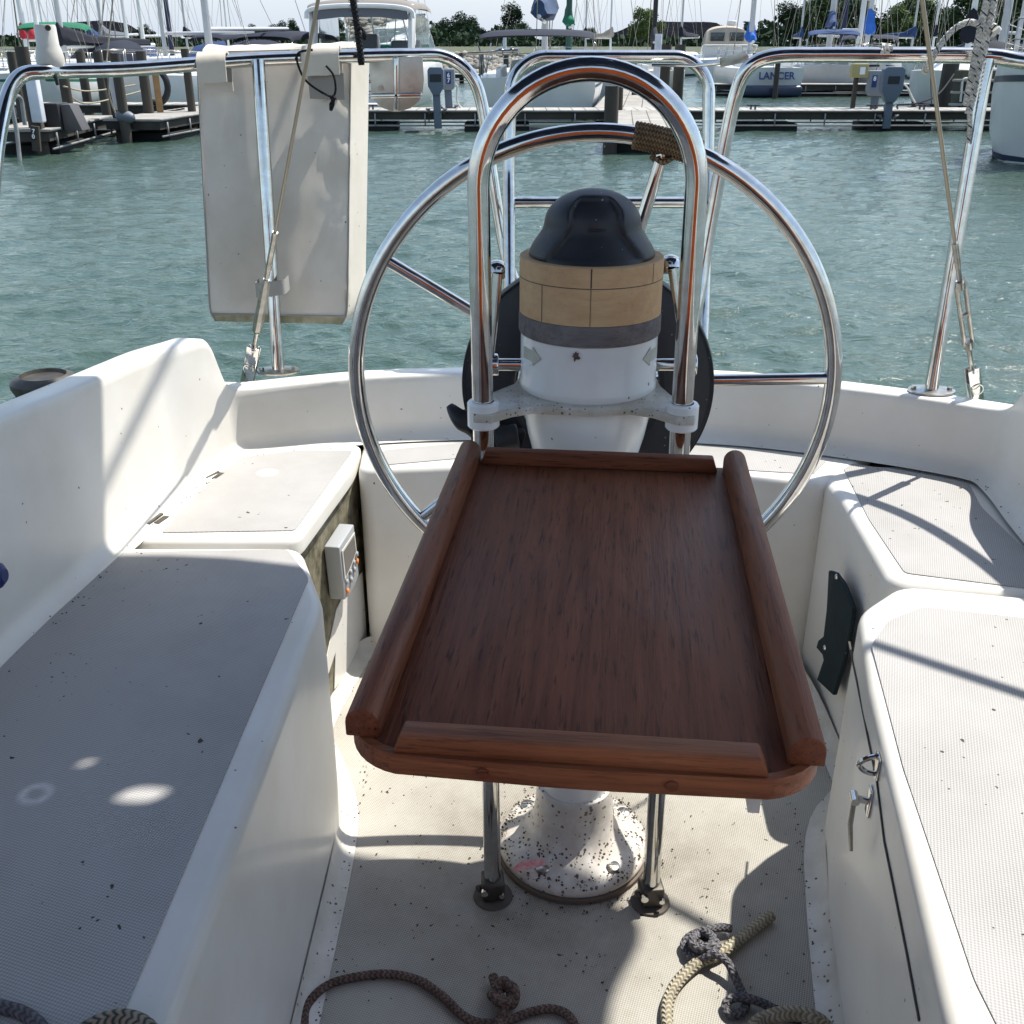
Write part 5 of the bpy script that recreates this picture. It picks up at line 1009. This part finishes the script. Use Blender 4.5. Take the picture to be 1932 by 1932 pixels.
MB().slab([(bx_.x+.17, 19.9, -.25), (bx_.x+.50, 19.9, -.25), (bx_.x+.34, 19.9, .20), (bx_.x+.17, 19.9, .20)], (0, .4, 0)).build('sloped_end', dgrey, e, bevel=.01)
e = empty('fender', G(242, 222, 22.1), 'grey cylindrical fender tied to the left dock post', 'fender')
MB().tube([G(218, 218, 21.9), G(222, 218, 21.9), G(226, 219, 21.9), G(245, 222, 21.9), G(252, 223, 21.9), G(255, 224, 21.9)], [.03, .09, .12, .12, .08, .02], 16).build('body', mat('grey_vinyl', (.10, .12, .14), .5), e)
tr_ = G(293, 162, 25.2)
tag(MB().tube([tr_+Vector((.28*math.cos(t), 0, .36*math.sin(t))) for t in [2*PI*k/24 for k in range(24)]], .075, 10, closed=True).build('tyre', black2), 'old black tyre hanging behind the orange timber post', 'tyre')
e = empty('swim_ladder', G(35, 250, 18.8), 'grey tubular ladder hoop at the left dock end', 'ladder')
MB().tube(bend([G(39, 318, 18.4), G(32, 250, 18.5), G(22, 200, 18.5), G(26, 180, 18.6), G(40, 183, 18.8), G(47, 236, 18.8)], .18), .035, 10).build('hoop', pale, e)
lines = [((238, 232, 23), (300, 214, 24.5), (348, 205, 25), 'slack dark line lying on left dock boards'), ((120, 163, 21), (170, 172, 24), (255, 160, 26), 'pale mooring line slung behind the left pilings'), ((205, 146, 22), (206, 180, 22), (218, 214, 22), 'pale line down the middle padded post'), ((128, 178, 22), (170, 195, 25), (280, 168, 28), 'pale mooring line crossing the left slip')]
for a, b, c, lb in lines: tag(MB().tube(smoothpts([G(*a), G(*b), G(*c)], 6), .018, 6).build('mooring_line', r_tan if 'pale' in lb else r_black), lb, 'mooring line')
# shore power pedestals
pgrey = mat('pedestal_grey', (.105, .13, .165), .6); pgrey2 = mat('pedestal_grey_light', (.20, .22, .24), .6)
def power(px, yt, y, zb, label, num, head=1.0, m=pgrey, plates=1, rnd_=False):
    top = G(px, yt, y).z; x = gx(px, y, top); e = empty('power_pedestal', (x, y, zb), label, 'power pedestal', 'shore power pedestals')
    w_ = .38*head; h_ = .50*head
    if rnd_: poly = [(-w_/2, 0), (-w_*.36, .06), (w_*.36, .06), (w_/2, 0), (w_/2, -h_*.7), (w_*.2, -h_*1.1), (-w_*.2, -h_*1.1), (-w_/2, -h_*.7)]
    else: poly = [(-w_/2, 0), (w_/2, 0), (w_/2, -h_*.85), (w_*.36, -h_), (-w_*.36, -h_), (-w_/2, -h_*.85)]
    MB().slab([(x+a, y-.12, top+b) for a, b in poly], (0, .22, 0)).build('head', m, e, bevel=.015)
    MB().beam((x, y, top-h_*.9), (x+.02, y, zb), .17, .10, up=Vector((0, 1, 0))).build('column', pgrey, e, bevel=.01)
    m_ = MB(); z = top-h_-.42
    for s_ in (-1, 1): m_.beam((x+s_*.10, y-.08, z), (x+s_*.24, y-.08, z+.09), .035, .04).beam((x+s_*.17, y-.08, z-.03), (x+s_*.17, y-.08, z+.10), .03, .03, up=Vector((0, 1, 0)))
    m_.build('hose_bib', dgrey, e, smooth=0)
    if num:
        for j in range(plates):
            xo = (j-(plates-1)/2)*.19+(.0 if plates > 1 else .03)
            MB().box((x+xo, y-.125, top-h_*.42), (.11, .012, .26)).build('number_plate', bluep, e)
            for q, ch_ in enumerate(num): text(ch_, 'digit', whitet, .13, Matrix.Translation((x+xo, y-.134, top-h_*.42+.055-.115*q)) @ Matrix.Rotation(PI/2, 4, 'X'), e, bold=.004)
    else:
        MB().box((x, y-.125, top-h_*.35), (.26, .012, .16)).build('outlet_cover', black2, e)
power(822, 132, 25.0, WZ+.05, 'dark blue-grey power pedestal nearest the stainless plate', '', .95, rnd_=True)
power(844, 130, 25.9, -.18, 'lighter power pedestal with a 67 plate behind the dark one', '67', .9, pgrey2)
power(1657, 133, 25.9, -.18, 'power pedestal with two blue number plates on long dock', '8', 1.1, pgrey2, 2)
power(1686, 131, 25.0, WZ+.05, 'round-shouldered slate power pedestal on the dock edge', '', 1.25, rnd_=True)
x = gx(1624, 25.9, .9); top = G(1624, 121, 25.9).z; e = empty('utility_box', (x, 25.9, -.18), 'yellowish utility box on a thin dark post', 'utility box')
MB().box((x, 25.9, top-.14), (.38, .2, .30)).build('box', mat('ochre_paint', (.36, .30, .13), .7), e, bevel=.015); MB().box((x+.05, 25.795, top-.14), (.12, .01, .16)).build('label_plate', whitet, e); MB().beam((x-.03, 25.95, top-.28), (x-.03, 25.95, -.18), .09, .09, up=Vector((0, 1, 0))).build('post', pwood, e)
for (a, lb) in (([(1700, 155, 26), (1712, 165, 26), (1722, 185, 26), (1738, 210, 26), (1760, 214, 26)], 'pale hose drooping from the slate pedestal'), ([(1692, 198, 25.5), (1730, 195, 25.6), (1770, 178, 26.5), (1800, 140, 29)], 'dark power cable rising to the right'), ([(1692, 200, 25.6), (1700, 212, 25.6), (1740, 220, 25.8), (1790, 212, 26.5), (1830, 198, 28)], 'green hose coil trailing on the long dock'), ([(848, 165, 26), (862, 160, 26), (862, 190, 26), (875, 206, 26.2), (905, 207, 26.2)], 'white cable looping from the 67 pedestal')):
    tag(MB().tube(smoothpts([G(*p) for p in a], 8), .022, 6).build('hose', whitep if 'white' in lb or 'pale' in lb else r_black), lb, 'hose')
for px in (1646, 1672, 1738, 1420, 700):
    c = G(px, 212, 25.35); c.z = -.178; tag(MB().beam(c+Vector((-.16, 0, .09)), c+Vector((.16, 0, .09)), .04, .035).beam(c+Vector((-.05, 0, 0)), c+Vector((-.05, 0, .09)), .04, .04, up=Vector((0, 1, 0))).beam(c+Vector((.05, 0, 0)), c+Vector((.05, 0, .09)), .04, .04, up=Vector((0, 1, 0))).build('dock_cleat', dgrey), {1646: 'dock cleat left of the two-plate pedestal', 1672: 'dock cleat between the two right pedestals', 1738: 'dock cleat right of the slate pedestal', 1420: 'dock cleat seen inside right rail corner', 700: 'dock cleat below the big motor cruiser stern'}[px], 'cleat', 'dock cleats')
e = empty('boarding_ramp', G(1840, 200, 28), 'dark boarding steps with white hook handrail on the right dock', 'steps')
c = G(1835, 205, 28); MB().box((c.x, 28, .15), (1.0, .5, .9)).build('panel', mat('dark_green_board', (.03, .035, .02), .9, var=(.08, .075, .05), vs=5), e); MB().tube(bend([G(1812, 192, 27.5), G(1816, 150, 27.5), G(1826, 147, 27.5), G(1828, 160, 27.5)], .06), .03, 8).build('handrail', whitep, e)
for k in range(3): MB().box((c.x-.1, 27.6, -.18+.28*k), (1.3, .25, .05)).build('tread', dwood, e)
# ---- boats
bw = mat('boat_white', (.68, .68, .66), .3, var=(.58, .58, .56), vs=1.2); bcream = mat('boat_cream', (.62, .57, .47), .35); bnav = mat('boat_dark_blue', (.02, .03, .06), .3); bgrey = mat('boat_grey', (.45, .46, .46), .4, var=(.36, .37, .37), vs=1.5)
boot = mat('antifouling', (.02, .03, .06), .6); glassd = mat('tinted_glass', (.02, .03, .035), .05, spec=.8); glassc = mat('clear_vinyl', (.75, .80, .80), .05, tr=.9, ior=1.05)
alu = mat('mast_aluminium', (.52, .52, .52), .45, .3, var=(.42, .42, .42), vs=1); nvm = mat('mast_navy', (.01, .015, .05), .5); blm = mat('mast_black', (.012, .012, .014), .5); grm = mat('mast_green', (.015, .06, .045), .5); whm = mat('mast_white', (.66, .66, .62), .5)
cov = {'dark': mat('cover_dark_navy', (.007, .011, .025), .85), 'navy': mat('cover_navy', (.012, .03, .09), .9, var=(.02, .05, .14), vs=2), 'black': mat('cover_black', (.008, .010, .018), .9), 'blue': mat('cover_blue', (.012, .07, .32), .85, var=(.03, .14, .5), vs=2), 'green': mat('cover_green', (.005, .12, .06), .85), 'red': mat('cover_red', (.40, .02, .03), .85), 'tan': mat('cover_tan', (.36, .31, .25), .9), 'grey': mat('cover_grey', (.12, .13, .15), .9), 'slate': mat('cover_slate', (.022, .04, .085), .9, var=(.04, .07, .13), vs=1.5)}
def loft(rows, close=True):
    m = MB(); n = len(rows[0]); m.add([v for r in rows for v in r], [(i*n+k, (i+1)*n+k, (i+1)*n+k+1, i*n+k+1) for i in range(len(rows)-1) for k in range(n-1)]); return m
def sailboat(label, px, y, hd, L=9.5, B=3.1, fb=.95, hull=bw, mast=alu, mr=.085, mh=12.5, cover='navy', bim=None, dodger=None, stripe=None, gaff=True, rig=True, boomz=1.25, cover_h=.34, group='sailboats moored in the marina', mastpx=None, transom=.62, rail=True, boomlen=.40):
    """hd: heading in degrees, 0 = bow away from camera (+y), 180 = bow to camera; px,y = where the mast stands"""
    x = gx(px, y, 1.5); e = empty('sailboat', (x, y, WZ), label, 'sailboat', group, rz=-R(hd), local=True)
    def hb(t):   # half beam, t 0 stern..1 bow
        return B/2*(transom+(1-transom)*math.sin(min(1, t/.55)*PI/2)) if t < .55 else B/2*math.cos((t-.55)/.45*PI/2)**.75
    Y = lambda t: -L*.56+L*t; rows = []; nn = 15; shr = lambda t: fb*(1+.28*max(0, t-.3)**1.5)
    for i in range(nn):
        t = i/(nn-1); h_ = hb(t)+.012; s_ = shr(t); ov = .0 if t < .9 else (t-.9)*L*.5; rows.append([Vector((sg_*h_*f, Y(t)-(1-z/s_ if z > 0 else 1)*(L*.09*max(0, (t-.72)/.28)**2 if t > .3 else -L*.03*max(0, 1-t/.12)), z)) for sg_, f, z in ((-1, .02, -.35), (-1, .55, -.22), (-1, .84, .05), (-1, .95, .3*s_), (-1, 1, .7*s_), (-1, .99, s_))]+[Vector((-hb(t)*.96, Y(t), s_+.02)), Vector((0, Y(t), s_+.05)), Vector((hb(t)*.96, Y(t), s_+.02))]+[Vector((h_*f, Y(t)-(1-z/s_ if z > 0 else 1)*(L*.09*max(0, (t-.72)/.28)**2 if t > .3 else -L*.03*max(0, 1-t/.12)), z)) for f, z in ((.99, s_), (1, .7*s_), (.95, .3*s_), (.84, .05), (.55, -.22), (.02, -.35))])
    m = loft(rows); n = len(rows[0]); m.f.append(tuple(range(n))); m.uv.append(None); hu = m.build('hull', hull, e, smooth=40)
    for z0, z1, mm, nm in ((.02, .12, boot, 'bootstripe'), (shr(.5)*.80, shr(.5)*.86, stripe, 'stripe')):
        if mm is None: continue
        rs = []
        for i in range(nn):
            t = i/(nn-1); s_ = shr(t); k_ = s_/shr(.5) if nm == 'stripe' else 1; r = []
            for z in (z0*k_, z1*k_):
                u = z/s_; f = (.84+.11*min(1, max(0, (z-.05)/(.3*s_-.05))) if z < .3*s_ else .95+.05*min(1, (z-.3*s_)/(.4*s_))); yy_ = Y(t)-(1-u)*(L*.09*max(0, (t-.72)/.28)**2 if t > .3 else -L*.03*max(0, 1-t/.12))
                r.append((hb(t)+.012)*f+.006); r.append(yy_); r.append(z)
            rs.append(r)
        for sg_ in (-1, 1):
            loft([[Vector((sg_*r[0], r[1], r[2])), Vector((sg_*r[3], r[4], r[5]))] for r in rs]).build(nm, mm, e, fix=False)
    # cabin trunk, ports, cockpit coaming
    cb_ = []
    for t, s_, w_ in ((.36, .0, .52), (.38, .40, .50), (.55, .38, .50), (.70, .26, .42), (.76, .02, .36)):
        z = shr(t)+.04; q = min(w_*B/2*1.1, hb(t)*.8); cb_.append([Vector((-q, Y(t), z)), Vector((-q*.9, Y(t), z+s_*.85)), Vector((-q*.5, Y(t), z+s_)), Vector((q*.5, Y(t), z+s_)), Vector((q*.9, Y(t), z+s_*.85)), Vector((q, Y(t), z))])
    loft(cb_).build('cabin', bw, e, smooth=40)
    for sg_ in (-1, 1):
        for t in (.45, .53, .61): z = shr(t)+.2; q = min(.50*B/2*1.1, hb(t)*.8)*.965; MB().box((sg_*q, Y(t), z), (.05, .45, .13)).build('port', glassd, e, bevel=.01, segs=2)
        MB().beam((sg_*hb(.05)*.62, Y(.03), fb+.12), (sg_*hb(.3)*.62, Y(.37), shr(.37)+.15), .12, .26).build('cockpit_coaming', bw, e, bevel=.03)
    # mast, boom, cover, rigging
    mb_ = MB().tube([(0, 0, shr(.56)), (0, 0, mh)], [mr, mr*.8], 10); mb_.build('mast', mast, e)
    bz = shr(.5)+boomz; bl_ = L*boomlen
    MB().tube([(0, -.05, bz), (0, -bl_, bz+.05)], .06, 8).build('boom', whm if cover else alu, e)
    if cover:
        prof = []; rn = random.Random(int(px*7)); nst = 16
        for i in range(nst+1):
            t = i/nst; yy = .12-(bl_*.97)*t; hh = cover_h*((1.9-1.0*min(1, t*3)) if t < .33 else .9-.45*(t-.33)); ww = (.20-.10*t)*cover_h/.34; r = []
            for k in range(13):
                a = -PI*.5+2*PI*k/12; fz = 1+.18*noise.noise(Vector((t*7, k*.9, px)))
                z = bz+.02+hh*.5+hh*.5*math.sin(a)*fz; r.append(Vector((ww*math.cos(a)*fz*(1.15 if math.sin(a) < 0 else .7), yy, z)))
            prof.append(r)
        m = loft(prof); m.f.append(tuple(range(12))[::-1]); m.uv.append(None); o_ = len(m.v)-13; m.f.append(tuple(o_+k for k in range(12))); m.uv.append(None); m.build('sail_cover', cov[cover], e, smooth=60)
    if rig:
        r_ = MB(); top = (0, 0, mh)
        for sg_ in (-1, 1):
            r_.tube([(sg_*hb(.52)*.92, -.1, shr(.5)), (sg_*.55, 0, mh*.5), top], .004+y*.00006, 4).tube([(sg_*hb(.52)*.85, -.5, shr(.5)), (0, 0, mh*.5)], .004+y*.00006, 4)
        r_.tube([(0, Y(1)-.1, shr(1)), top], .02, 5).tube([(0, Y(0), shr(0)), top], .007+y*.0001, 4).tube([(.25, -.3, bz+.2), (.12, 0, mh*.8)], .004+y*.00006, 4)
        r_.build('rigging', steeld, e, smooth=0, fix=False)
        s_ = MB()
        for z in (mh*.5,): s_.beam((-.8, 0, z), (.8, 0, z), .05, .03)
        s_.build('spreader', mast, e)
    if rail:
        s_ = MB()
        for sg_ in (-1, 1):
            tops = []
            for t in (.03, .2, .4, .6, .8, .95): p = Vector((sg_*hb(t)*.93, Y(t), shr(t))); q = p+Vector((0, 0, .6)); s_.tube([p, q], .014, 5); tops.append(q)
            s_.tube(tops, .008, 4).tube([q-Vector((0, 0, .28)) for q in tops], .007, 4)
        a, b = hb(.03)*.93, shr(.03)+.6; s_.tube([(-a, Y(.2), b), (-a, Y(.02), b), (a, Y(.02), b), (a, Y(.2), b)], .016, 6)
        a, b = hb(.95)*.93, shr(.95)+.6; s_.tube([(-a, Y(.95), b), (0, Y(1)+.05, b), (a, Y(.95), b)], .016, 6).tube([(-a, Y(.95), b-.3), (0, Y(1)+.02, b-.3), (a, Y(.95), b-.3)], .012, 6)
        s_.build('lifelines', steeld, e, smooth=0, fix=False)
    if dodger:
        rs = []
        for t, h_ in ((.47, .02), (.43, .45), (.36, .62), (.30, .66)):
            z = shr(t)+.35; w_ = B*.34; rs.append([Vector((w_*math.cos(a)*1.0, Y(t), z-.2+(h_+.2)*max(0, math.sin(a))**.45)) for a in [PI*k/14 for k in range(15)]])
        loft(rs).build('dodger', cov[dodger], e, smooth=60)
    if bim:
        col_, t0, t1, hz_, wf = bim; rs = []; w_ = B*wf
        for t, dz in ((t0, -.12), (t0+.02, -.02), ((t0+t1)/2, .05), (t1-.02, -.02), (t1, -.12)): rs.append([Vector((w_*math.cos(a), Y(t), fb+hz_+dz-.22*(1-math.sin(a)**.35))) for a in [PI*k/14 for k in range(15)]])
        loft(rs).build('bimini', cov[col_], e, smooth=60)
        f_ = MB()
        for sg_ in (-1, 1):
            for t in (t0, t1): f_.tube([(sg_*w_, Y(t), fb+hz_-.3), (sg_*w_*.98, Y((t0+t1)/2), fb+.1)], .018, 6)
        f_.build('bimini_frame', steeld, e, smooth=0, fix=False)
    return e
SB = sailboat
SB('white sailboat at far left with green bimini', 72, 34, 166, 8.5, mast=whm, cover=None, bim=('green', .02, .26, 1.5, .34), mr=.07, stripe=cov['green'])
SB('sailboat with short red sail cover at far left', 47, 42, 207, 7.5, mast=whm, cover='red', mr=.10, cover_h=.3, boomz=1.0, boomlen=.36)
SB('sailboat with rumpled black sail cover in front of the left coal heap', 116, 35, 208, 9, mast=alu, mr=.085, cover='black', dodger='dark', cover_h=.34, boomz=.78, boomlen=.42)
SB('small white sailboat with furled line round its thin mast', 270, 58, 200, 8, mast=whm, mr=.1, cover=None)
SB('sailboat with plain grey mast beside the navy mast', 308, 45, 250, 9, mast=alu, mr=.09, cover=None, dodger='navy')
SB('sailboat with dark navy mast and navy dodger left of the bag', 321, 47, 207, 9.5, mast=nvm, mr=.10, cover=None, bim=('dark', .10, .34, 1.28, .30))
SB('white sailboat with stout pale mast and wide black bimini', 392, 33, 204, 10, 3.2, mast=alu, mr=.11, cover=None, bim=('dark', .03, .30, 1.22, .34), dodger='dark')
SB('small sailboat moored far left behind the docks', 195, 62, 185, 7.5, mast=alu, cover='grey')
SB('small sailboat behind the left docks with slack rigging', 240, 52, 170, 8, mast=whm, cover=None, dodger='navy')
SB('sailboat with dark navy mast and furled red ensign right of the cruiser', 767, 56, 185, 9, mast=nvm, mr=.11, cover=None)
SB('white sailboat stern-on with blue mainsail cover and navy bimini', 1028, 34.5, 4, 10.5, 3.6, fb=1.0, hull=bw, mast=alu, mr=.10, cover='slate', cover_h=.74, boomz=1.42, bim=('dark', .03, .40, 1.15, .42), stripe=boot, transom=.86)
SB('sailboat with green mast and green sail bundle', 1073, 47, 350, 9, mast=grm, mr=.13, cover='green', boomz=1.5, cover_h=.45, boomlen=.08)
SB('small cream sailboat with black mast and black sail bundle', 1234, 50, 2, 7.5, 2.7, fb=.8, hull=bcream, mast=blm, mr=.11, cover='black', cover_h=.36, boomz=1.1)
SB('dark-hulled white sailboat with lettering on its transom', 1417, 46, 0, 8.0, 2.7, fb=1.0, hull=bw, mast=alu, mr=.11, cover='blue', cover_h=.45, boomz=.85, boomlen=.07, transom=.85)
SB('sailboat with bow to the camera and dark blue canopy and cover', 1566, 49, 14, 10, 3.3, fb=1.05, hull=bgrey, mast=alu, mr=.13, cover='navy', cover_h=.45, boomz=1.3, bim=('navy', .05, .35, 1.28, .30))
SB('sailboat with navy mast showing between two blue covers', 1589, 60, 175, 9, mast=nvm, mr=.16, cover=None)
SB('sailboat with leaning cream mast and blue striped bow', 1622, 47.5, 185, 9, 2.9, fb=1.1, hull=bw, mast=whm, mr=.11, cover=None, stripe=bnav)
SB('white sailboat with bright blue sail cover and blue-edged bimini', 1637, 50, 200, 9.5, 3.2, fb=1.05, mast=alu, mr=.11, cover='blue', cover_h=.55, boomz=1.12, boomlen=.28, bim=('dark', .12, .36, 1.15, .40))
SB('sailboat with black sail cover and black bimini at right', 1830, 37, 216, 9, 3.0, mast=whm, mr=.10, cover='black', cover_h=.55, boomz=.85, dodger='black')
SB('sailboat with pale grey mast behind the black cover', 1893, 40, 200, 9.5, mast=alu, mr=.14, cover=None)
SB('sailboat with slim mast nearest the right edge of the far row', 1922, 44, 190, 9, mast=alu, mr=.09, cover=None, dodger='black')
for k, (px, y) in enumerate(((85, 66), (172, 70), (352, 72), (430, 74), (745, 74), (1105, 76), (1152, 74), (1285, 72), (1510, 74), (1722, 70), (1762, 66), (1868, 60))):
    SB(['distant sailboat behind the green bimini boat', 'distant sailboat behind the black sail cover', 'distant sailboat left of the stout pale mast', 'distant sailboat right of the stout pale mast', 'distant sailboat beside the red ensign', 'distant sailboat just right of the green mast', 'distant sailboat left of the black mast', 'distant sailboat right of the black mast', 'distant sailboat left of the dark blue canopy', 'distant sailboat right of the blue-edged bimini', 'distant sailboat by the right backstay wire', 'distant sailboat behind the flecked rope'][k], px, y, random.uniform(150, 210), 8, 2.7, mast=random.choice([alu, whm]), mr=.07, cover=random.choice(['navy', 'tan', None, 'black']), rail=False, mh=11)
# near white hull at the right edge
nb = SB('large white hull with navy stripe close by at the right edge', 2120, 19.8, 226, 9.0, 3.3, fb=1.38, hull=bw, mast=alu, cover='black', stripe=bnav, dodger=None, transom=.7)
# dark stern band, lettering of the lettered boat
e = empty('boat_name', G(1442, 140, 41), 'x', 'x')
bpy.data.objects.remove(e)
tb_ = [o for o in C.objects if o.get('label', '').startswith('dark-hulled')][0]
yb = -8*.56
text('LANCER', 'lettering', bluep, .36, Matrix.Translation((.12, yb-.10, .74)) @ Matrix.Rotation(PI/2-.22, 4, 'X'), tb_, bold=.008)
MB().box((0, yb+.02, .22), (2.25, .5, .40)).build('dark_band', bnav, tb_, bevel=.12)
# ---- big motor cruiser seen from astern
def cruiser():
    y = 33.5; x = gx(668, y, .5); e = empty('motor_cruiser', (x, y, WZ), 'big white motor cruiser with hardtop arch and enclosed canopy behind the bag', 'motor boat', rz=R(-4), local=True)
    B = 3.5; L = 10; rows = []
    for t in [k/10 for k in range(11)]:
        hb = B/2*(1 if t < .5 else math.cos((t-.5)/.5*PI/2)**.6)+.01; s_ = 1.15+.35*t; Y = L*t
        rows.append([Vector((-hb*.75, Y, -.3)), Vector((-hb*.86, Y, .05)), Vector((-hb*.95, Y, .5)), Vector((-hb, Y, s_*.9)), Vector((-hb*.97, Y, s_)), Vector((0, Y, s_+.04)), Vector((hb*.97, Y, s_)), Vector((hb, Y, s_*.9)), Vector((hb*.95, Y, .5)), Vector((hb*.86, Y, .05)), Vector((hb*.75, Y, -.3))])
    m = loft(rows); m.f.append(tuple(range(11))); m.uv.append(None); m.build('hull', bw, e, smooth=40)
    MB().box((0, -.35, .14), (B*.95, .8, .14)).build('swim_platform', bw, e, bevel=.05)
    for z in (.52, .82): MB().box((0, -.012, z), (B*.86, .02, .02)).build('transom_line', seam, e)
    text('Later', 'lettering', black2, .36, Matrix.Translation((.72, -.03, .86)) @ Matrix.Rotation(PI/2, 4, 'X'), e, shear=.35)
    text('YC', 'lettering', black2, .18, Matrix.Translation((.38, -.03, .38)) @ Matrix.Rotation(PI/2, 4, 'X'), e)
    MB().prism([(-1.55, .1), (1.55, .1), (1.5, 1.2), (-1.5, 1.2)], 1.1, 1.5, [(-1.5, .15), (1.5, .15), (1.5, 1.2), (-1.5, 1.2)]).build('cockpit_side', bw, e, bevel=.05)
    # radar arch / hardtop
    for s_ in (-1, 1): MB().add([Vector((s_*(1.62+q*.0), a, b)) if not k else Vector((s_*1.48, a, b)) for k in (0, 1) for a, b, q in ((1.0, 1.3, 0), (1.55, 1.3, 0), (2.2, 2.95, 1), (1.5, 2.95, 1))], [(0, 1, 2, 3), (7, 6, 5, 4), (0, 4, 5, 1), (1, 5, 6, 2), (2, 6, 7, 3), (3, 7, 4, 0)]).build('arch_leg', bw, e, bevel=.03)
    rs = []
    for yy, dz in ((1.3, -.10), (1.4, 0), (2.6, .08), (4.2, .10), (5.2, .0), (5.4, -.12)): rs.append([Vector((1.66*math.cos(a), yy, 2.98+dz+.30*(math.sin(a)**.45-1)+.08)) for a in [PI*k/18 for k in range(19)]])
    loft(rs).build('hardtop_canvas', cov['grey'] if False else mat('cover_taupe', (.22, .20, .18), .9), e, smooth=60)
    MB().tube([(1.66*math.cos(a), 1.25, 2.90+.36*(math.sin(a)**.4-1)) for a in [PI*k/24 for k in range(25)]], .07, 8).build('arch_bow', bw, e)
    MB().slab([(1.5*math.cos(a), 1.30, 2.84+.30*(max(0, math.sin(a))**.4-1)) for a in [PI*k/18 for k in range(19)]]+[(-1.45, 1.30, 2.50), (-.6, 1.30, 2.58), (.6, 1.30, 2.58), (1.45, 1.30, 2.50)], (0, .03, 0)).build('rolled_curtain', cov['grey'], e)
    ws = []
    for yy, z, w_ in ((5.4, 2.75, 1.4), (6.6, 1.6, 1.62)): ws.append([Vector((w_*math.cos(a), yy+.5*math.sin(a), z)) for a in [PI*k/12 for k in range(13)]])
    loft(ws).build('windscreen', glassc, e, smooth=60)
    MB().tube(ws[0] if False else [(1.4*math.cos(a), 5.4+.5*math.sin(a), 2.75) for a in [PI*k/12 for k in range(13)]], .04, 6).tube([(1.62*math.cos(a), 6.6+.5*math.sin(a), 1.6) for a in [PI*k/12 for k in range(13)]], .05, 6).tube([(.55, 5.85, 2.75), (.62, 7.0, 1.6)], .03, 6).tube([(-.55, 5.85, 2.75), (-.62, 7.0, 1.6)], .03, 6).build('windscreen_frame', bw, e, smooth=60)
    MB().box((.3, 6.2, 1.65), (2.3, .6, .35)).build('dashboard', mat('teal_tint', (.03, .16, .12), .3), e, bevel=.1)
    MB().box((-.5, 5.3, 1.7), (.6, .5, .9)).box((.6, 5.0, 1.6), (.6, .5, .7)).build('helm_seat', cov['grey'], e, bevel=.08)
    for s_ in (-1, 1): MB().add([Vector((s_*1.56, a, b)) for a, b in ((2.2, 1.5), (5.2, 1.6), (5.2, 2.6), (2.4, 2.7))], [(0, 1, 2, 3)]).build('side_curtain', glassc, e, fix=False)
    for px_, h_ in ((-.9, 2.4), (.9, 2.2), (.2, 1.6)): MB().tube([(px_, 2.2, 2.95), (px_+.05, 2.1, 2.95+h_)], [.015, .008], 6).build('aerial', whm, e)
    MB().lathe([(.05, 0), (.05, .06), (.14, .08), (.14, .14), (0, .16)], (-.35, 2.2, 3.05), 16).build('horn_light', bw, e)
cruiser()
en = empty('ensign', G(771, 78, 55), 'furled red, white and blue ensign hanging beside the navy mast', 'flag')
c = G(771, 77, 54); MB().tube(smoothpts([c+Vector((.05, 0, .65)), c+Vector((0, 0, .5)), c+Vector((.16, 0, .1)), c+Vector((.12, 0, -.35)), c+Vector((.2, 0, -.6))], 4), [.03]*3+[.10]*5+[.2]*4+[.22]*4+[.1], 8, flat=.5).build('red_cloth', cov['red'], en)
MB().tube([c+Vector((.14, -.1, -.3)), c+Vector((.2, -.1, -.62))], [.08, .12], 8, flat=.5).build('blue_cloth', cov['blue'], en)
def sport(label, px, y, tan=True):
    x = gx(px, y, 0); e = empty('motor_boat', (x, y, WZ), label, 'motor boat', rz=R(-6), local=True); B = 2.9; L = 8; rows = []
    for t in [k/8 for k in range(9)]:
        hb = B/2*(1 if t < .5 else math.cos((t-.5)/.5*PI/2)**.6)+.01; s_ = 1.1+.3*t; Y = L*t
        rows.append([Vector((-hb*.7, Y, -.3)), Vector((-hb*.9, Y, .2)), Vector((-hb, Y, s_)), Vector((0, Y, s_+.05)), Vector((hb, Y, s_)), Vector((hb*.9, Y, .2)), Vector((hb*.7, Y, -.3))])
    m = loft(rows); m.f.append(tuple(range(7))); m.uv.append(None); m.build('hull', bw, e, smooth=40)
    MB().prism([(-1.2, 2.5), (1.2, 2.5), (1.0, 6), (-1.0, 6)], 1.1, 1.9).build('cabin', bw, e, bevel=.15)
    rs = []
    for yy, dz, q in ((2.2, -.9, 1.1), (2.5, -.1, 1.0), (3.5, .0, .95), (5.0, -.05, .9), (5.6, -.9, .98)): rs.append([Vector((q*1.15*math.cos(a), yy, 2.75+dz+.8*(max(0, math.sin(a))**.4-1)*(1 if dz > -.5 else .1))) for a in [PI*k/14 for k in range(15)]])
    loft(rs).build('canopy', cov['tan'], e, smooth=60)
    for xo in (-.5, .5): MB().box((xo, 2.24, 2.2), (.75, .03, .42)).build('canopy_window', glassd, e, bevel=.05)
    MB().cyl((.35, 4, 2.75), (.35, 4, 3.0), .25).build('radar_dome', bw, e, bevel=.05)
    f_ = MB(); f_.tube(bend([(-1.35, 2.4, 1.1), (-1.4, .1, 1.8), (1.4, .1, 1.8), (1.35, 2.4, 1.1)], .2), .03, 6)
    for q in (-1.3, -.6, .2, .9, 1.3): f_.tube([(q, .12, 1.1), (q, .1, 1.8)], .02, 6)
    f_.build('pushpit', whm, e)
sport('tan-canopied motor cruiser moored at the right end of coal heap', 1374, 57)

for o in list(bpy.data.objects):
    if '_local' in o: del o['_local']
